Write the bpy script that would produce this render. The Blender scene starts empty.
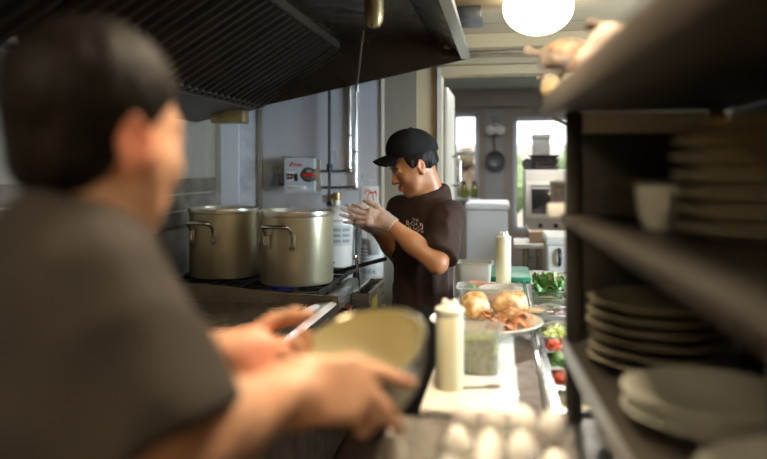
import bpy, bmesh, math, random
import numpy as np
from mathutils import Vector, Matrix, noise
random.seed(7)
PI = math.pi
V = Vector
COL = bpy.context.scene.collection
# ------------------------------------------------------------------ camera
TH = math.atan(0.171)
CT, ST = math.cos(TH), math.sin(TH)
F, CX, CY, H = 700.0, 383.5, 168.0, 1.5
RIGHT, FWD, UP = V((CT, ST, 0)), V((-ST, CT, 0)), V((0, 0, 1))
cam = bpy.data.cameras.new('camera'); cam_o = bpy.data.objects.new('camera', cam); COL.objects.link(cam_o)
cam_o.location = (0, 0, H); cam_o.rotation_euler = (PI / 2, 0, TH)
cam.sensor_width = 36; cam.lens = F / 767 * 36; cam.shift_y = -(229.5 - CY) / 767
cam.clip_start = 0.02; cam.dof.use_dof = True; cam.dof.focus_distance = 3.05
cam.dof.aperture_fstop = (cam.lens / 1000) / 0.026
cam.dof.aperture_blades = 0
bpy.context.scene.camera = cam_o

def W(px, py, D):
    return V((0, 0, H)) + RIGHT * ((px - CX) / F * D) + FWD * D + UP * ((CY - py) / F * D)
def Py(px, py, y):
    a = (px - CX) / F
    return W(px, py, y / (CT + a * ST))
def Px(px, py, x):
    a = (px - CX) / F
    return W(px, py, x / (a * CT - ST))
def Pz(px, py, z):
    return W(px, py, (H - z) * F / (py - CY))
def cd(r, d, u):            # a direction given as right / away / up of the viewer
    return (RIGHT * r + FWD * d + UP * u).normalized()

# ------------------------------------------------------------------ materials
def mat(name, col, rough=.5, metal=0., col2=None, nscale=8., stretch=(1, 1, 1), bump=0., bscale=60., emit=0., ecol=None,
        trans=0., ior=1.45, alpha=1., sss=0., coat=0., detail=4., contrast=.3, rvar=0., spec=None):
    m = bpy.data.materials.new(name); m.use_nodes = True
    nt = m.node_tree; N = nt.nodes; L = nt.links; b = N['Principled BSDF']
    b.inputs['Base Color'].default_value = (*col, 1); b.inputs['Roughness'].default_value = rough
    b.inputs['Metallic'].default_value = metal
    if spec is not None: b.inputs['Specular IOR Level'].default_value = spec
    if trans: b.inputs['Transmission Weight'].default_value = trans; b.inputs['IOR'].default_value = ior
    if alpha < 1: b.inputs['Alpha'].default_value = alpha
    if sss:
        b.inputs['Subsurface Weight'].default_value = sss
        b.inputs['Subsurface Radius'].default_value = (.012, .005, .003); b.inputs['Subsurface Scale'].default_value = 1.0
    if coat: b.inputs['Coat Weight'].default_value = coat
    if emit:
        b.inputs['Emission Color'].default_value = (*(ecol or col), 1); b.inputs['Emission Strength'].default_value = emit
    if col2 is not None or bump or rvar:
        tc = N.new('ShaderNodeTexCoord'); mp = N.new('ShaderNodeMapping'); mp.inputs['Scale'].default_value = stretch
        L.new(tc.outputs['Object'], mp.inputs['Vector'])
    if col2 is not None or rvar:
        n = N.new('ShaderNodeTexNoise'); n.inputs['Scale'].default_value = nscale; n.inputs['Detail'].default_value = detail
        L.new(mp.outputs['Vector'], n.inputs['Vector'])
        r = N.new('ShaderNodeMapRange'); r.inputs[1].default_value = .5 - contrast / 2; r.inputs[2].default_value = .5 + contrast / 2
        L.new(n.outputs['Fac'], r.inputs[0])
        if col2 is not None:
            mx = N.new('ShaderNodeMix'); mx.data_type = 'RGBA'
            mx.inputs[6].default_value = (*col, 1); mx.inputs[7].default_value = (*col2, 1)
            L.new(r.outputs[0], mx.inputs[0]); L.new(mx.outputs[2], b.inputs['Base Color'])
        if rvar:
            r2 = N.new('ShaderNodeMapRange'); r2.inputs[3].default_value = max(.02, rough - rvar); r2.inputs[4].default_value = min(1, rough + rvar)
            L.new(r.outputs[0], r2.inputs[0]); L.new(r2.outputs[0], b.inputs['Roughness'])
    if bump:
        n2 = N.new('ShaderNodeTexNoise'); n2.inputs['Scale'].default_value = bscale; n2.inputs['Detail'].default_value = 3
        L.new(mp.outputs['Vector'], n2.inputs['Vector'])
        bp = N.new('ShaderNodeBump'); bp.inputs['Strength'].default_value = bump; bp.inputs['Distance'].default_value = .004
        L.new(n2.outputs['Fac'], bp.inputs['Height']); L.new(bp.outputs['Normal'], b.inputs['Normal'])
    return m

M = {}
M['steel'] = mat('brushed_steel', (.55, .54, .51), .32, 1, (.40, .38, .34), 5, (1, 1, 8), .06, 120, rvar=.1)
M['pot'] = mat('worn_aluminium', (.74, .68, .50), .38, .75, (.52, .46, .31), 7, (1, 1, .6), .08, 90, rvar=.12, contrast=.5)
M['potrim'] = mat('pot_rim_metal', (.72, .69, .62), .28, 1)
M['chrome'] = mat('chrome', (.75, .75, .74), .12, 1)
M['steel_wall'] = mat('steel_wall_panel', (.74, .76, .84), .36, .35, (.60, .62, .70), 3, (1, 1, .4), .05, 40, rvar=.1)  # raised bluish tone stands in for daylight on the far wall
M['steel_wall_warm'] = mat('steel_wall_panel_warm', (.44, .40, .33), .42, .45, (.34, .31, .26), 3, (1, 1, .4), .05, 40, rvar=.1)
M['steel_dark'] = mat('greasy_dark_steel', (.32, .27, .21), .4, .75, (.17, .14, .11), 6, bump=.08, bscale=50, rvar=.12)
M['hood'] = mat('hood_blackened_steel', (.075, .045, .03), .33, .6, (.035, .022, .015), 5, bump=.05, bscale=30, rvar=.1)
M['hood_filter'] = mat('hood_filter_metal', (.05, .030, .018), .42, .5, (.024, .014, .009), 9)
M['lip'] = mat('hood_lip_steel', (.6, .6, .62), .3, .9)
M['gutter'] = mat('hood_gutter_steel', (.06, .042, .030), .5, .2, (.035, .025, .018), 6)
M['brass'] = mat('grimy_brass', (.38, .28, .13), .35, .6, (.22, .15, .07), 12)
M['black_iron'] = mat('black_iron', (.02, .02, .022), .5, .4, bump=.1, bscale=80)
M['black'] = mat('black_plastic', (.018, .018, .02), .45)
M['white_paint'] = mat('white_enamel', (.78, .77, .74), .35, 0, (.68, .66, .62), 6)
M['white_plastic'] = mat('white_plastic', (.85, .85, .82), .4)
M['cream'] = mat('cream_paint', (.66, .53, .34), .5, 0, (.58, .46, .29), 3)
M['cream_light'] = mat('pale_cream_paint', (.70, .66, .56), .45)
M['board'] = mat('white_cutting_board', (.88, .85, .78), .45, 0, (.82, .77, .68), 14, bump=.05, bscale=200)
M['dark_red'] = mat('dark_red_knob', (.22, .02, .02), .4)
M['red'] = mat('red_paint', (.75, .03, .03), .4)
M['blue'] = mat('blue_ink', (.02, .14, .42), .5)
M['paper'] = mat('paper', (.82, .81, .78), .7, 0, (.70, .69, .66), 30)
M['grey_ink'] = mat('grey_ink', (.30, .31, .32), .6)
M['green_board'] = mat('green_plastic', (.03, .25, .13), .45)
M['jar'] = mat('oil_jar', (.22, .24, .03), .2, coat=.3)
M['tan_wall'] = mat('tan_wall', (.42, .37, .33), .7, 0, (.36, .32, .29), 4)
M['blue_wall'] = mat('bluegrey_wall', (.42, .45, .47), .6, 0, (.36, .39, .41), 4)
M['mauve_trim'] = mat('mauve_trim', (.30, .26, .24), .6)
M['win_frame'] = mat('window_frame_paint', (.72, .78, .88), .45)
M['floor'] = mat('quarry_tile', (.10, .055, .04), .5, 0, (.07, .04, .03), 5, bump=.1, bscale=20)
M['glass'] = mat('glass', (.95, .97, 1), .02, 0, trans=1, ior=1.02, alpha=.25)
M['clear'] = mat('clear_plastic', (.93, .93, .9), .12, 0, trans=.7, ior=1.12, alpha=.6)
M['frosted'] = mat('frosted_plastic', (.85, .83, .76), .4, 0, trans=.45, ior=1.2, alpha=.8)
M['sauce'] = mat('pale_sauce_bottle', (.86, .80, .56), .35, 0, (.82, .76, .52), 10, sss=.2)
M['nozzle'] = mat('bottle_cap', (.86, .84, .72), .4, sss=.15)
M['plate'] = mat('ceramic_plate', (.84, .77, .64), .25, coat=.4)
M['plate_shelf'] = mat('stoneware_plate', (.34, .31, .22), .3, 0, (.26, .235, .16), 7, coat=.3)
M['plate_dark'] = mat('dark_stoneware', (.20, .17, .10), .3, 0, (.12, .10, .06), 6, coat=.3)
M['plate_pale'] = mat('pale_stoneware', (.62, .62, .53), .3, coat=.3)
M['bread'] = mat('crusty_bread', (.62, .30, .08), .6, 0, (.90, .72, .44), 34, bump=.8, bscale=90, contrast=.28)
M['bacon'] = mat('bacon', (.42, .13, .06), .4, 0, (.72, .38, .20), 30, (1, 4, 1), .2, 60, contrast=.3)
M['hummus'] = mat('hummus', (.70, .50, .27), .55, 0, (.62, .42, .2), 25, bump=.4, bscale=50)
M['leaf'] = mat('leaf_green', (.07, .20, .035), .45, 0, (.13, .32, .07), 18, bump=.2, bscale=60)
M['leaf_pale'] = mat('pale_lettuce', (.42, .50, .20), .45, 0, (.60, .62, .35), 14, bump=.2, bscale=60)
M['tomato'] = mat('tomato_red', (.62, .08, .03), .35, 0, (.72, .18, .07), 20)
M['carrot'] = mat('carrot_orange', (.80, .24, .07), .45)
M['pickle'] = mat('pickle_dice', (.42, .54, .06), .4, 0, (.92, .96, .55), 75, bump=.7, bscale=110, contrast=.2, sss=.1)
M['broth'] = mat('broth', (.25, .17, .08), .15)
M['egg'] = mat('egg_shell', (.90, .88, .83), .45, sss=.15)
M['pulp'] = mat('paper_pulp', (.30, .275, .25), .85, 0, (.24, .22, .195), 30, bump=.3, bscale=150)
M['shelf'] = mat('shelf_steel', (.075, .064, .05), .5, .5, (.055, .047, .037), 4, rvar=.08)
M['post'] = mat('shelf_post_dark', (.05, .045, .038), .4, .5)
M['dome'] = mat('glowing_dome', (1, .95, .85), .3, emit=3.2, ecol=(1, .90, .76))
M['fill_near'] = mat('glowing_fill', (1, .95, .85), .3, emit=42, ecol=(1, .85, .64))
M['fill_back'] = mat('glowing_fill_back', (1, 1, 1), .3, emit=20, ecol=(.94, .96, 1))
M['fill_aisle'] = mat('glowing_fill_aisle', (1, .95, .85), .3, emit=13, ecol=(1, .86, .66))
M['skin1'] = mat('skin_light', (.70, .40, .26), .5, 0, (.62, .32, .20), 9, sss=.12, bump=.04, bscale=150)
M['skin2'] = mat('skin_brown', (.50, .23, .11), .42, 0, (.42, .18, .085), 10, sss=.1, bump=.05, bscale=200)
def tinted(m):
    N, L = m.node_tree.nodes, m.node_tree.links; b = N['Principled BSDF']; src = b.inputs['Base Color'].links[0].from_socket
    at_ = N.new('ShaderNodeAttribute'); at_.attribute_name = 'tint'
    mx = N.new('ShaderNodeMix'); mx.data_type = 'RGBA'; mx.blend_type = 'MULTIPLY'; mx.inputs[0].default_value = 1
    L.new(src, mx.inputs[6]); L.new(at_.outputs['Color'], mx.inputs[7]); L.new(mx.outputs[2], b.inputs['Base Color'])
tinted(M['skin1']); tinted(M['skin2'])
def tint(o, spots):
    me = o.data; org = ORG[o.name]; n = len(me.vertices)
    co = np.empty(n * 3, dtype=np.float32); me.vertices.foreach_get('co', co); co = co.reshape(-1, 3) + np.array(org)
    c = np.ones((n, 4), dtype=np.float32)
    for p, r, col in spots:
        w = np.clip(1.2 - np.linalg.norm(co - np.array(p), axis=1) / r, 0, 1)[:, None]
        c[:, :3] *= 1 - w * (1 - np.array(col))
    at_ = me.color_attributes.new('tint', 'FLOAT_COLOR', 'POINT'); at_.data.foreach_set('color', c.ravel())
M['hair'] = mat('black_hair', (.006, .004, .003), .55, 0, (.012, .008, .006), 60, (1, 1, .15), .25, 220, spec=.12)
M['shirt1'] = mat('faded_black_shirt', (.030, .022, .017), .85, 0, (.042, .031, .024), 7, bump=.15, bscale=25)
M['shirt2'] = mat('brown_shirt', (.036, .0135, .007), .9, 0, (.026, .010, .005), 8, bump=.15, bscale=40)
M['trousers'] = mat('black_trousers', (.015, .014, .016), .85, bump=.1, bscale=60)
M['shoe'] = mat('black_shoe', (.02, .02, .02), .5)
M['cap'] = mat('black_cap_cloth', (.008, .008, .009), .85, bump=.1, bscale=400, spec=.2)
M['eyewhite'] = mat('eye', (.7, .65, .6), .2)
M['iris'] = mat('dark_iris', (.02, .012, .008), .15)
M['lips'] = mat('lip_skin', (.42, .15, .10), .45)
M['glove'] = mat('clear_glove', (.92, .90, .87), .28, 0, trans=.2, ior=1.1, alpha=.30)
M['print'] = mat('shirt_print', (.85, .78, .70), .7)
M['bowl_lit'] = mat('steel_bowl_lit_inside', (.76, .73, .50), .38, .35, (.64, .60, .34), 5)  # ceiling light inside the bowl is put into this pale colour
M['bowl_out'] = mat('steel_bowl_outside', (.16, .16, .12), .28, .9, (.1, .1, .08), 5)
M['flame'] = mat('gas_flame', (.1, .15, 1), .5, emit=3, ecol=(.12, .16, 1))
M['oven_glass'] = mat('oven_glass', (.035, .035, .04), .08, coat=.5)
M['oven'] = mat('oven_enamel', (.72, .71, .67), .3, .3)
M['grey_box'] = mat('grey_carton', (.13, .13, .125), .6)
M['duct'] = mat('galvanised_duct', (.35, .42, .52), .3, .8, (.22, .27, .34), 14)
M['bun_bag'] = mat('bread_bag_film', (.74, .55, .42), .3, 0, (.85, .74, .66), 45, contrast=.2, alpha=.38, bump=.5, bscale=70)
M['bun'] = mat('bun_orange', (.85, .36, .09), .5, 0, (.90, .55, .22), 20)
M['red_shrub'] = mat('red_shrub', (.06, .028, .02), .8, 0, (.16, .12, .08), 7)
M['hedge'] = mat('garden_leaves', (.10, .16, .06), .8, 0, (.32, .38, .2), 10)
M['brick'] = mat('garden_wall', (.65, .58, .55), .8, 0, (.5, .42, .4), 5)
M['lawn'] = mat('lawn', (.2, .3, .1), .9)
M['amber'] = mat('amber_tag', (.55, .42, .05), .5)
M['cloth'] = mat('pale_cloth', (.26, .20, .17), .8)

# ------------------------------------------------------------------ objects
ORG = {}
def link(name, data, parent=None):
    o = bpy.data.objects.new(name, data); COL.objects.link(o)
    if parent is not None: o.parent = parent
    return o
def tag(o, label, cat, group=None):
    o['label'] = label; o['category'] = cat
    if group: o['group'] = group
    return o
def thing(name, label, cat, loc=(0, 0, 0), group=None, rotz=0.):
    o = link(name, None); o.location = loc; o.rotation_euler = (0, 0, rotz)
    o.empty_display_size = .05
    ORG[o.name] = V(loc)
    return tag(o, label, cat, group)
def finish(o, m, smooth=True):
    ms = m if isinstance(m, (list, tuple)) else [m]
    for x in ms: o.data.materials.append(x)
    if smooth:
        me = o.data
        me.polygons.foreach_set('use_smooth', [True] * len(me.polygons))
        if hasattr(me, 'set_sharp_from_angle'): me.set_sharp_from_angle(angle=math.radians(38))
    return o
def part(name, b, m, parent=None, label=None, smooth=True, local=False):
    """one mesh object; geometry given in the world is moved to its thing's origin"""
    bm = b.bm if isinstance(b, B) else b
    me = bpy.data.meshes.new(name)
    bmesh.ops.recalc_face_normals(bm, faces=bm.faces[:])
    bm.to_mesh(me); bm.free()
    return put(name, me, m, parent, label, smooth, local)
def put(name, me, m, parent=None, label=None, smooth=True, local=False):
    o = link(name, me, parent)
    if parent is not None:
        org = ORG.get(parent.name, V((0, 0, 0))); ORG[o.name] = org
        if not local: me.transform(Matrix.Translation(-org))
    if label: o['label'] = label
    return finish(o, m, smooth)
def solo(name, b, m, label, cat, loc, group=None, smooth=True):
    """a thing that is one mesh, geometry given in the world, origin at loc"""
    bm = b.bm; me = bpy.data.meshes.new(name)
    bmesh.ops.recalc_face_normals(bm, faces=bm.faces[:]); bm.to_mesh(me); bm.free()
    me.transform(Matrix.Translation(-V(loc)))
    o = link(name, me); o.location = loc; ORG[o.name] = V(loc)
    finish(o, m, smooth)
    return tag(o, label, cat, group)
def struct(name, b, m, smooth=False, parent=None):
    o = part(name, b, m, parent, smooth=smooth)
    if parent is None: o['kind'] = 'structure'
    return o
def clone(root, loc, label=None, group=None, rotz=None, name=None):
    r = root.copy(); COL.objects.link(r); r.location = loc
    if rotz is not None: r.rotation_euler = (0, 0, rotz)
    if label: r['label'] = label
    if group: r['group'] = group
    for ch in list(root.children):
        c = ch.copy(); COL.objects.link(c); c.parent = r
        for g in list(ch.children):
            d = g.copy(); COL.objects.link(d); d.parent = c
    return r

class B:
    def __init__(s): s.bm = bmesh.new()
    def box(s, c, size, bev=0., rot=None, seg=2):
        r = bmesh.ops.create_cube(s.bm, size=1)
        vs = r['verts']
        for v in vs: v.co = V((v.co.x * size[0], v.co.y * size[1], v.co.z * size[2]))
        if bev:
            es = list({e for v in vs for e in v.link_edges})
            g = bmesh.ops.bevel(s.bm, geom=es, offset=bev, segments=seg, affect='EDGES', profile=.5)
            vs = list({v for f in g['faces'] for v in f.verts} | {v for v in vs if v.is_valid})
        for v in vs:
            if rot is not None: v.co = rot @ v.co
            v.co += V(c)
        return s
    def bx(s, lo, hi, bev=0.):
        lo, hi = V(lo), V(hi)
        return s.box((lo + hi) / 2, hi - lo, bev)
    def rings(s, rings, cap=True, closed=False):
        bm = s.bm; R = [[bm.verts.new(p) for p in r] for r in rings]; n = len(R[0])
        pairs = list(zip(R, R[1:])) + ([(R[-1], R[0])] if closed else [])
        for a, b in pairs:
            for i in range(n):
                try: bm.faces.new((a[i], a[(i + 1) % n], b[(i + 1) % n], b[i]))
                except ValueError: pass
        if cap and not closed:
            for r in (R[0], R[-1]):
                try: bm.faces.new(r)
                except ValueError: pass
        return s
    def cyl(s, p0, p1, r0, r1=None, n=24, cap=True):
        return s.tube([p0, p1], [r0, r0 if r1 is None else r1], n, cap)
    def tube(s, pts, r, n=10, cap=True, closed=False):
        pts = [V(p) for p in pts]; m = len(pts)
        rr = r if isinstance(r, (list, tuple)) else [r] * m
        prev = None; rings = []
        for i, p in enumerate(pts):
            if closed: t = (pts[(i + 1) % m] - pts[i - 1]).normalized()
            else: t = (pts[min(i + 1, m - 1)] - pts[max(i - 1, 0)]).normalized()
            if prev is None:
                u = t.cross(V((0, 0, 1)) if abs(t.z) < .9 else V((1, 0, 0))).normalized()
            else:
                u = (prev - t * prev.dot(t)).normalized()
            prev = u; w = t.cross(u)
            rings.append([p + (u * math.cos(2 * PI * k / n) + w * math.sin(2 * PI * k / n)) * rr[i] for k in range(n)])
        return s.rings(rings, cap, closed)
    def lathe(s, prof, c=(0, 0, 0), n=48, rot=None, sx=1., sy=1.):
        rings = []
        for r, z in prof:
            ring = []
            for k in range(n):
                a = 2 * PI * k / n
                p = V((math.cos(a) * max(r, 2e-4) * sx, math.sin(a) * max(r, 2e-4) * sy, z))
                if rot is not None: p = rot @ p
                ring.append(p + V(c))
            rings.append(ring)
        z0, z1 = prof[0][0] < 1e-3, prof[-1][0] < 1e-3
        if not z0 and not z1: return s.rings(rings, False, True)
        s.rings(rings, False)
        return s
    def ell(s, c, r, rot=None, sub=3):
        g = bmesh.ops.create_icosphere(s.bm, subdivisions=sub, radius=1)
        for v in g['verts']:
            p = V((v.co.x * r[0], v.co.y * r[1], v.co.z * r[2]))
            v.co = (rot @ p if rot is not None else p) + V(c)
        return s
    def prism(s, poly, d):
        d = V(d); a = [V(p) for p in poly]
        return s.rings([a, [p + d for p in a]])
    def quad(s, pts):
        s.bm.faces.new([s.bm.verts.new(p) for p in pts]); return s
    def grid(s, fn, nu, nv, thick=None):
        bm = s.bm
        g = [[bm.verts.new(fn(i / nu, j / nv)) for j in range(nv + 1)] for i in range(nu + 1)]
        for i in range(nu):
            for j in range(nv):
                bm.faces.new((g[i][j], g[i + 1][j], g[i + 1][j + 1], g[i][j + 1]))
        if thick:
            bm.normal_update()
            bmesh.ops.solidify(bm, geom=bm.faces[:], thickness=thick)
        return s
    def jitter(s, amp, freq, seed=0.):
        s.bm.normal_update()
        for v in s.bm.verts:
            v.co += v.normal * amp * noise.noise(v.co * freq + V((seed, seed * 1.7, seed * .3)))
        return s

def bez(p0, p1, p2, p3, n=12):
    p0, p1, p2, p3 = map(V, (p0, p1, p2, p3)); out = []
    for i in range(n + 1):
        t = i / n; u = 1 - t
        out.append(p0 * u ** 3 + p1 * 3 * u * u * t + p2 * 3 * u * t * t + p3 * t ** 3)
    return out
def rotz(a): return Matrix.Rotation(a, 3, 'Z')
def basis(x, y, z):
    m = Matrix((x, y, z)); return m.transposed()
def look_rot(n):
    """3x3 turning +z to n"""
    return V((0, 0, 1)).rotation_difference(V(n).normalized()).to_matrix()

def text(name, body, size, pos, right, up, m, parent, extr=.0005, label=None, align='CENTER'):
    cu = bpy.data.curves.new(name, 'FONT'); cu.body = body; cu.size = size; cu.extrude = extr
    cu.align_x = align; cu.align_y = 'CENTER'; cu.resolution_u = 3
    to = bpy.data.objects.new(name + '_src', cu); COL.objects.link(to)
    bpy.context.view_layer.update()
    dg = bpy.context.evaluated_depsgraph_get()
    me = bpy.data.meshes.new_from_object(to.evaluated_get(dg))
    bpy.data.objects.remove(to); bpy.data.curves.remove(cu)
    r, u = V(right).normalized(), V(up).normalized(); n = r.cross(u)
    mt = basis(r, u, n).to_4x4(); mt.translation = V(pos)
    me.transform(mt); me.materials.clear()
    return put(name, me, m, parent, label, smooth=False)

# ------------------------------------------------------------------ smooth solids (bodies, clothes, loaves)
class SDF:
    MG = .05
    def __init__(s, lo, hi, h):
        s.lo = np.array(lo, dtype=np.float32); s.h = h
        s.n = np.ceil((np.array(hi) - np.array(lo)) / h).astype(int) + 1
        s.a = np.full(tuple(s.n), s.MG, dtype=np.float32)
        s.T = Matrix.Identity(4)
    def _sub(s, lo, hi, mg):
        i0 = np.clip(np.floor((lo - mg - s.lo) / s.h).astype(int), 0, s.n); i1 = np.clip(np.ceil((hi + mg - s.lo) / s.h).astype(int) + 1, 0, s.n)
        if (i1 <= i0).any(): return None, None
        sl = tuple(slice(a, b) for a, b in zip(i0, i1))
        g = np.meshgrid(*[np.arange(a, b, dtype=np.float32) * s.h + l for a, b, l in zip(i0, i1, s.lo)], indexing='ij', sparse=True)
        return sl, g
    def _mix(s, sl, d, k, sub):
        v = s.a[sl]
        if sub: v = -v
        if k > 0:
            h = np.clip(.5 + .5 * (v - d) / k, 0, 1); r = v * (1 - h) + d * h - k * h * (1 - h)
        else: r = np.minimum(v, d)
        s.a[sl] = -r if sub else np.minimum(r, s.MG)
    def cap(s, a, b, r0, r1=None, k=.02, sub=False):
        r1 = r0 if r1 is None else r1; sc = s.T.to_scale()[0]
        a = np.array(s.T @ V(a), dtype=np.float32); b = np.array(s.T @ V(b), dtype=np.float32); r0 *= sc; r1 *= sc
        m = max(r0, r1); sl, g = s._sub(np.minimum(a, b) - m, np.maximum(a, b) + m, s.MG)
        if sl is None: return s
        ab = b - a; L = float((ab * ab).sum()) + 1e-9
        q = [g[i] - a[i] for i in range(3)]
        t = np.clip((q[0] * ab[0] + q[1] * ab[1] + q[2] * ab[2]) / L, 0, 1)
        d = np.sqrt(sum((q[i] - t * ab[i]) ** 2 for i in range(3))) - (r0 + (r1 - r0) * t)
        s._mix(sl, -d if False else d, k, sub); return s
    def chain(s, pts, rs, k=.02):
        for i in range(len(pts) - 1): s.cap(pts[i], pts[i + 1], rs[i], rs[i + 1], k)
        return s
    def ell(s, c, r, rot=None, k=.02, sub=False):
        sc = s.T.to_scale()[0]; Rm = s.T.to_3x3().normalized() @ (rot if rot is not None else Matrix.Identity(3))
        c = np.array(s.T @ V(c), dtype=np.float32); r = np.array(r) * sc; m = r.max()
        sl, g = s._sub(c - m, c + m, s.MG)
        if sl is None: return s
        R = np.array(Rm, dtype=np.float32); q = [g[i] - c[i] for i in range(3)]
        p = [q[0] * R[0, j] + q[1] * R[1, j] + q[2] * R[2, j] for j in range(3)]
        k0 = np.sqrt(sum((p[j] / r[j]) ** 2 for j in range(3))); k1 = np.sqrt(sum((p[j] / r[j] ** 2) ** 2 for j in range(3))) + 1e-6
        d = np.where(k0 < .05, -r.min(), k0 * (k0 - 1) / k1)
        s._mix(sl, d, k, sub); return s
    def box(s, c, hs, rot=None, rr=.01, k=.02, sub=False):
        sc = s.T.to_scale()[0]; Rm = s.T.to_3x3().normalized() @ (rot if rot is not None else Matrix.Identity(3))
        c = np.array(s.T @ V(c), dtype=np.float32); hs = np.array(hs) * sc; m = float(np.sqrt((hs ** 2).sum()))
        sl, g = s._sub(c - m, c + m, s.MG)
        if sl is None: return s
        R = np.array(Rm, dtype=np.float32); q = [g[i] - c[i] for i in range(3)]
        p = [np.abs(q[0] * R[0, j] + q[1] * R[1, j] + q[2] * R[2, j]) - (hs[j] - rr) for j in range(3)]
        d = np.sqrt(sum(np.maximum(x, 0) ** 2 for x in p)) + np.minimum(np.maximum(np.maximum(p[0], p[1]), p[2]), 0) - rr
        s._mix(sl, d, k, sub); return s
    def cut(s, p, n, k=.004, where=None):
        """keep the side n points away from; where = (centre, radius) limits the cut to a ball"""
        p = np.array(s.T @ V(p)); n = np.array((s.T.to_3x3().normalized() @ V(n)).normalized())
        g = np.meshgrid(*[np.arange(0, m, dtype=np.float32) * s.h + l for m, l in zip(s.n, s.lo)], indexing='ij', sparse=True)
        d = sum((g[i] - p[i]) * n[i] for i in range(3))
        if where is not None:
            c = np.array(s.T @ V(where[0])); rad = where[1] * s.T.to_scale()[0]
            ball = np.sqrt(sum((g[i] - c[i]) ** 2 for i in range(3))) - rad
            d = np.minimum(d, -ball)
        s.a = np.maximum(s.a, np.clip(d, -s.MG, s.MG)).astype(np.float32); return s
    def inter_ell(s, c, r, rot=None):
        t = SDF(s.lo, s.lo + (s.n - 1) * s.h, s.h); t.T = s.T; t.ell(c, r, rot, 0); s.a = np.maximum(s.a, t.a[:s.n[0], :s.n[1], :s.n[2]]); return s
    def minus(s, o, off=0.):
        s.a = np.maximum(s.a, -(o.a + off)); return s
    def copy(s):
        import copy as _c
        t = _c.copy(s); t.a = s.a.copy(); return t
    def mesh(s, name, wrinkle=None, smooth=1):
        a = s.a.copy()
        for ax in range(3):
            sl = [slice(None)] * 3
            for e in (0, -1):
                sl[ax] = e; a[tuple(sl)] = s.MG
        import openvdb
        gr = openvdb.FloatGrid(background=s.MG); gr.copyFromArray(a)
        pts, quads = gr.convertToQuads(isovalue=0.) if hasattr(gr, 'convertToQuads') else gr.convertToPolygons(isovalue=0.)[::2]
        pts = pts.astype(np.float64) * s.h + s.lo
        # keep only the largest piece
        me = bpy.data.meshes.new(name)
        me.from_pydata(pts.tolist(), [], quads[:, ::-1].tolist()); me.update()
        bm = bmesh.new(); bm.from_mesh(me)
        seen = set(); best = []
        bm.verts.ensure_lookup_table()
        for v in bm.verts:
            if v.index in seen: continue
            st = [v]; seen.add(v.index); comp = []
            while st:
                x = st.pop(); comp.append(x)
                for e in x.link_edges:
                    y = e.other_vert(x)
                    if y.index not in seen: seen.add(y.index); st.append(y)
            if len(comp) > len(best):
                best = comp
        keep = set(best); bmesh.ops.delete(bm, geom=[v for v in bm.verts if v not in keep], context='VERTS')
        bmesh.ops.recalc_face_normals(bm, faces=bm.faces[:])
        if wrinkle:
            bm.normal_update()
            for v in bm.verts: v.co += v.normal * wrinkle(v.co)
        for _ in range(smooth): bmesh.ops.smooth_vert(bm, verts=bm.verts[:], factor=.5, use_axis_x=True, use_axis_y=True, use_axis_z=True)
        bm.to_mesh(me); bm.free(); me.update()
        return me
# ================================================================== the room
XL, YF, ZC = -1.82, 4.25, 2.25
DX0, DX1, DZ = -.366, .80, 2.06
sb = B(); sb.bx((-1.9, -1.4, -.06), (2.3, YF + .12, 0)); struct('floor', sb, M['floor'])
def tile_mat():
    m = mat('ceiling_panels', (.66, .58, .45), .6)
    N, L = m.node_tree.nodes, m.node_tree.links
    tc = N.new('ShaderNodeTexCoord'); br = N.new('ShaderNodeTexBrick'); br.offset = 0
    br.inputs['Color1'].default_value = (.70, .58, .40, 1); br.inputs['Color2'].default_value = (.66, .54, .37, 1)
    br.inputs['Mortar'].default_value = (.40, .34, .26, 1); br.inputs['Scale'].default_value = 1
    br.inputs['Mortar Size'].default_value = .008; br.inputs['Brick Width'].default_value = 1.2; br.inputs['Row Height'].default_value = .62
    mp = N.new('ShaderNodeMapping'); mp.inputs['Location'].default_value = (.35, .05, 0)
    L.new(tc.outputs['Object'], mp.inputs['Vector']); L.new(mp.outputs['Vector'], br.inputs['Vector'])
    L.new(br.outputs['Color'], N['Principled BSDF'].inputs['Base Color']); return m
sb = B(); sb.bx((-1.9, -1.4, ZC), (2.3, YF + .12, ZC + .08)); struct('ceiling', sb, tile_mat())
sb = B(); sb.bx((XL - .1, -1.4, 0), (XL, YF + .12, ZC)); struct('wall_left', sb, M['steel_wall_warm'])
sb = B(); sb.bx((-1.9, -1.5, 0), (2.3, -1.4, ZC)); struct('wall_back', sb, M['cream'])
sb = B()
sb.bx((XL, YF, 0), (DX0, YF + .12, ZC)); sb.bx((DX0, YF, DZ), (DX1, YF + .12, ZC)); sb.bx((DX1, YF, 0), (2.2, YF + .12, ZC))
struct('wall_far', sb, M['cream'])
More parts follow.
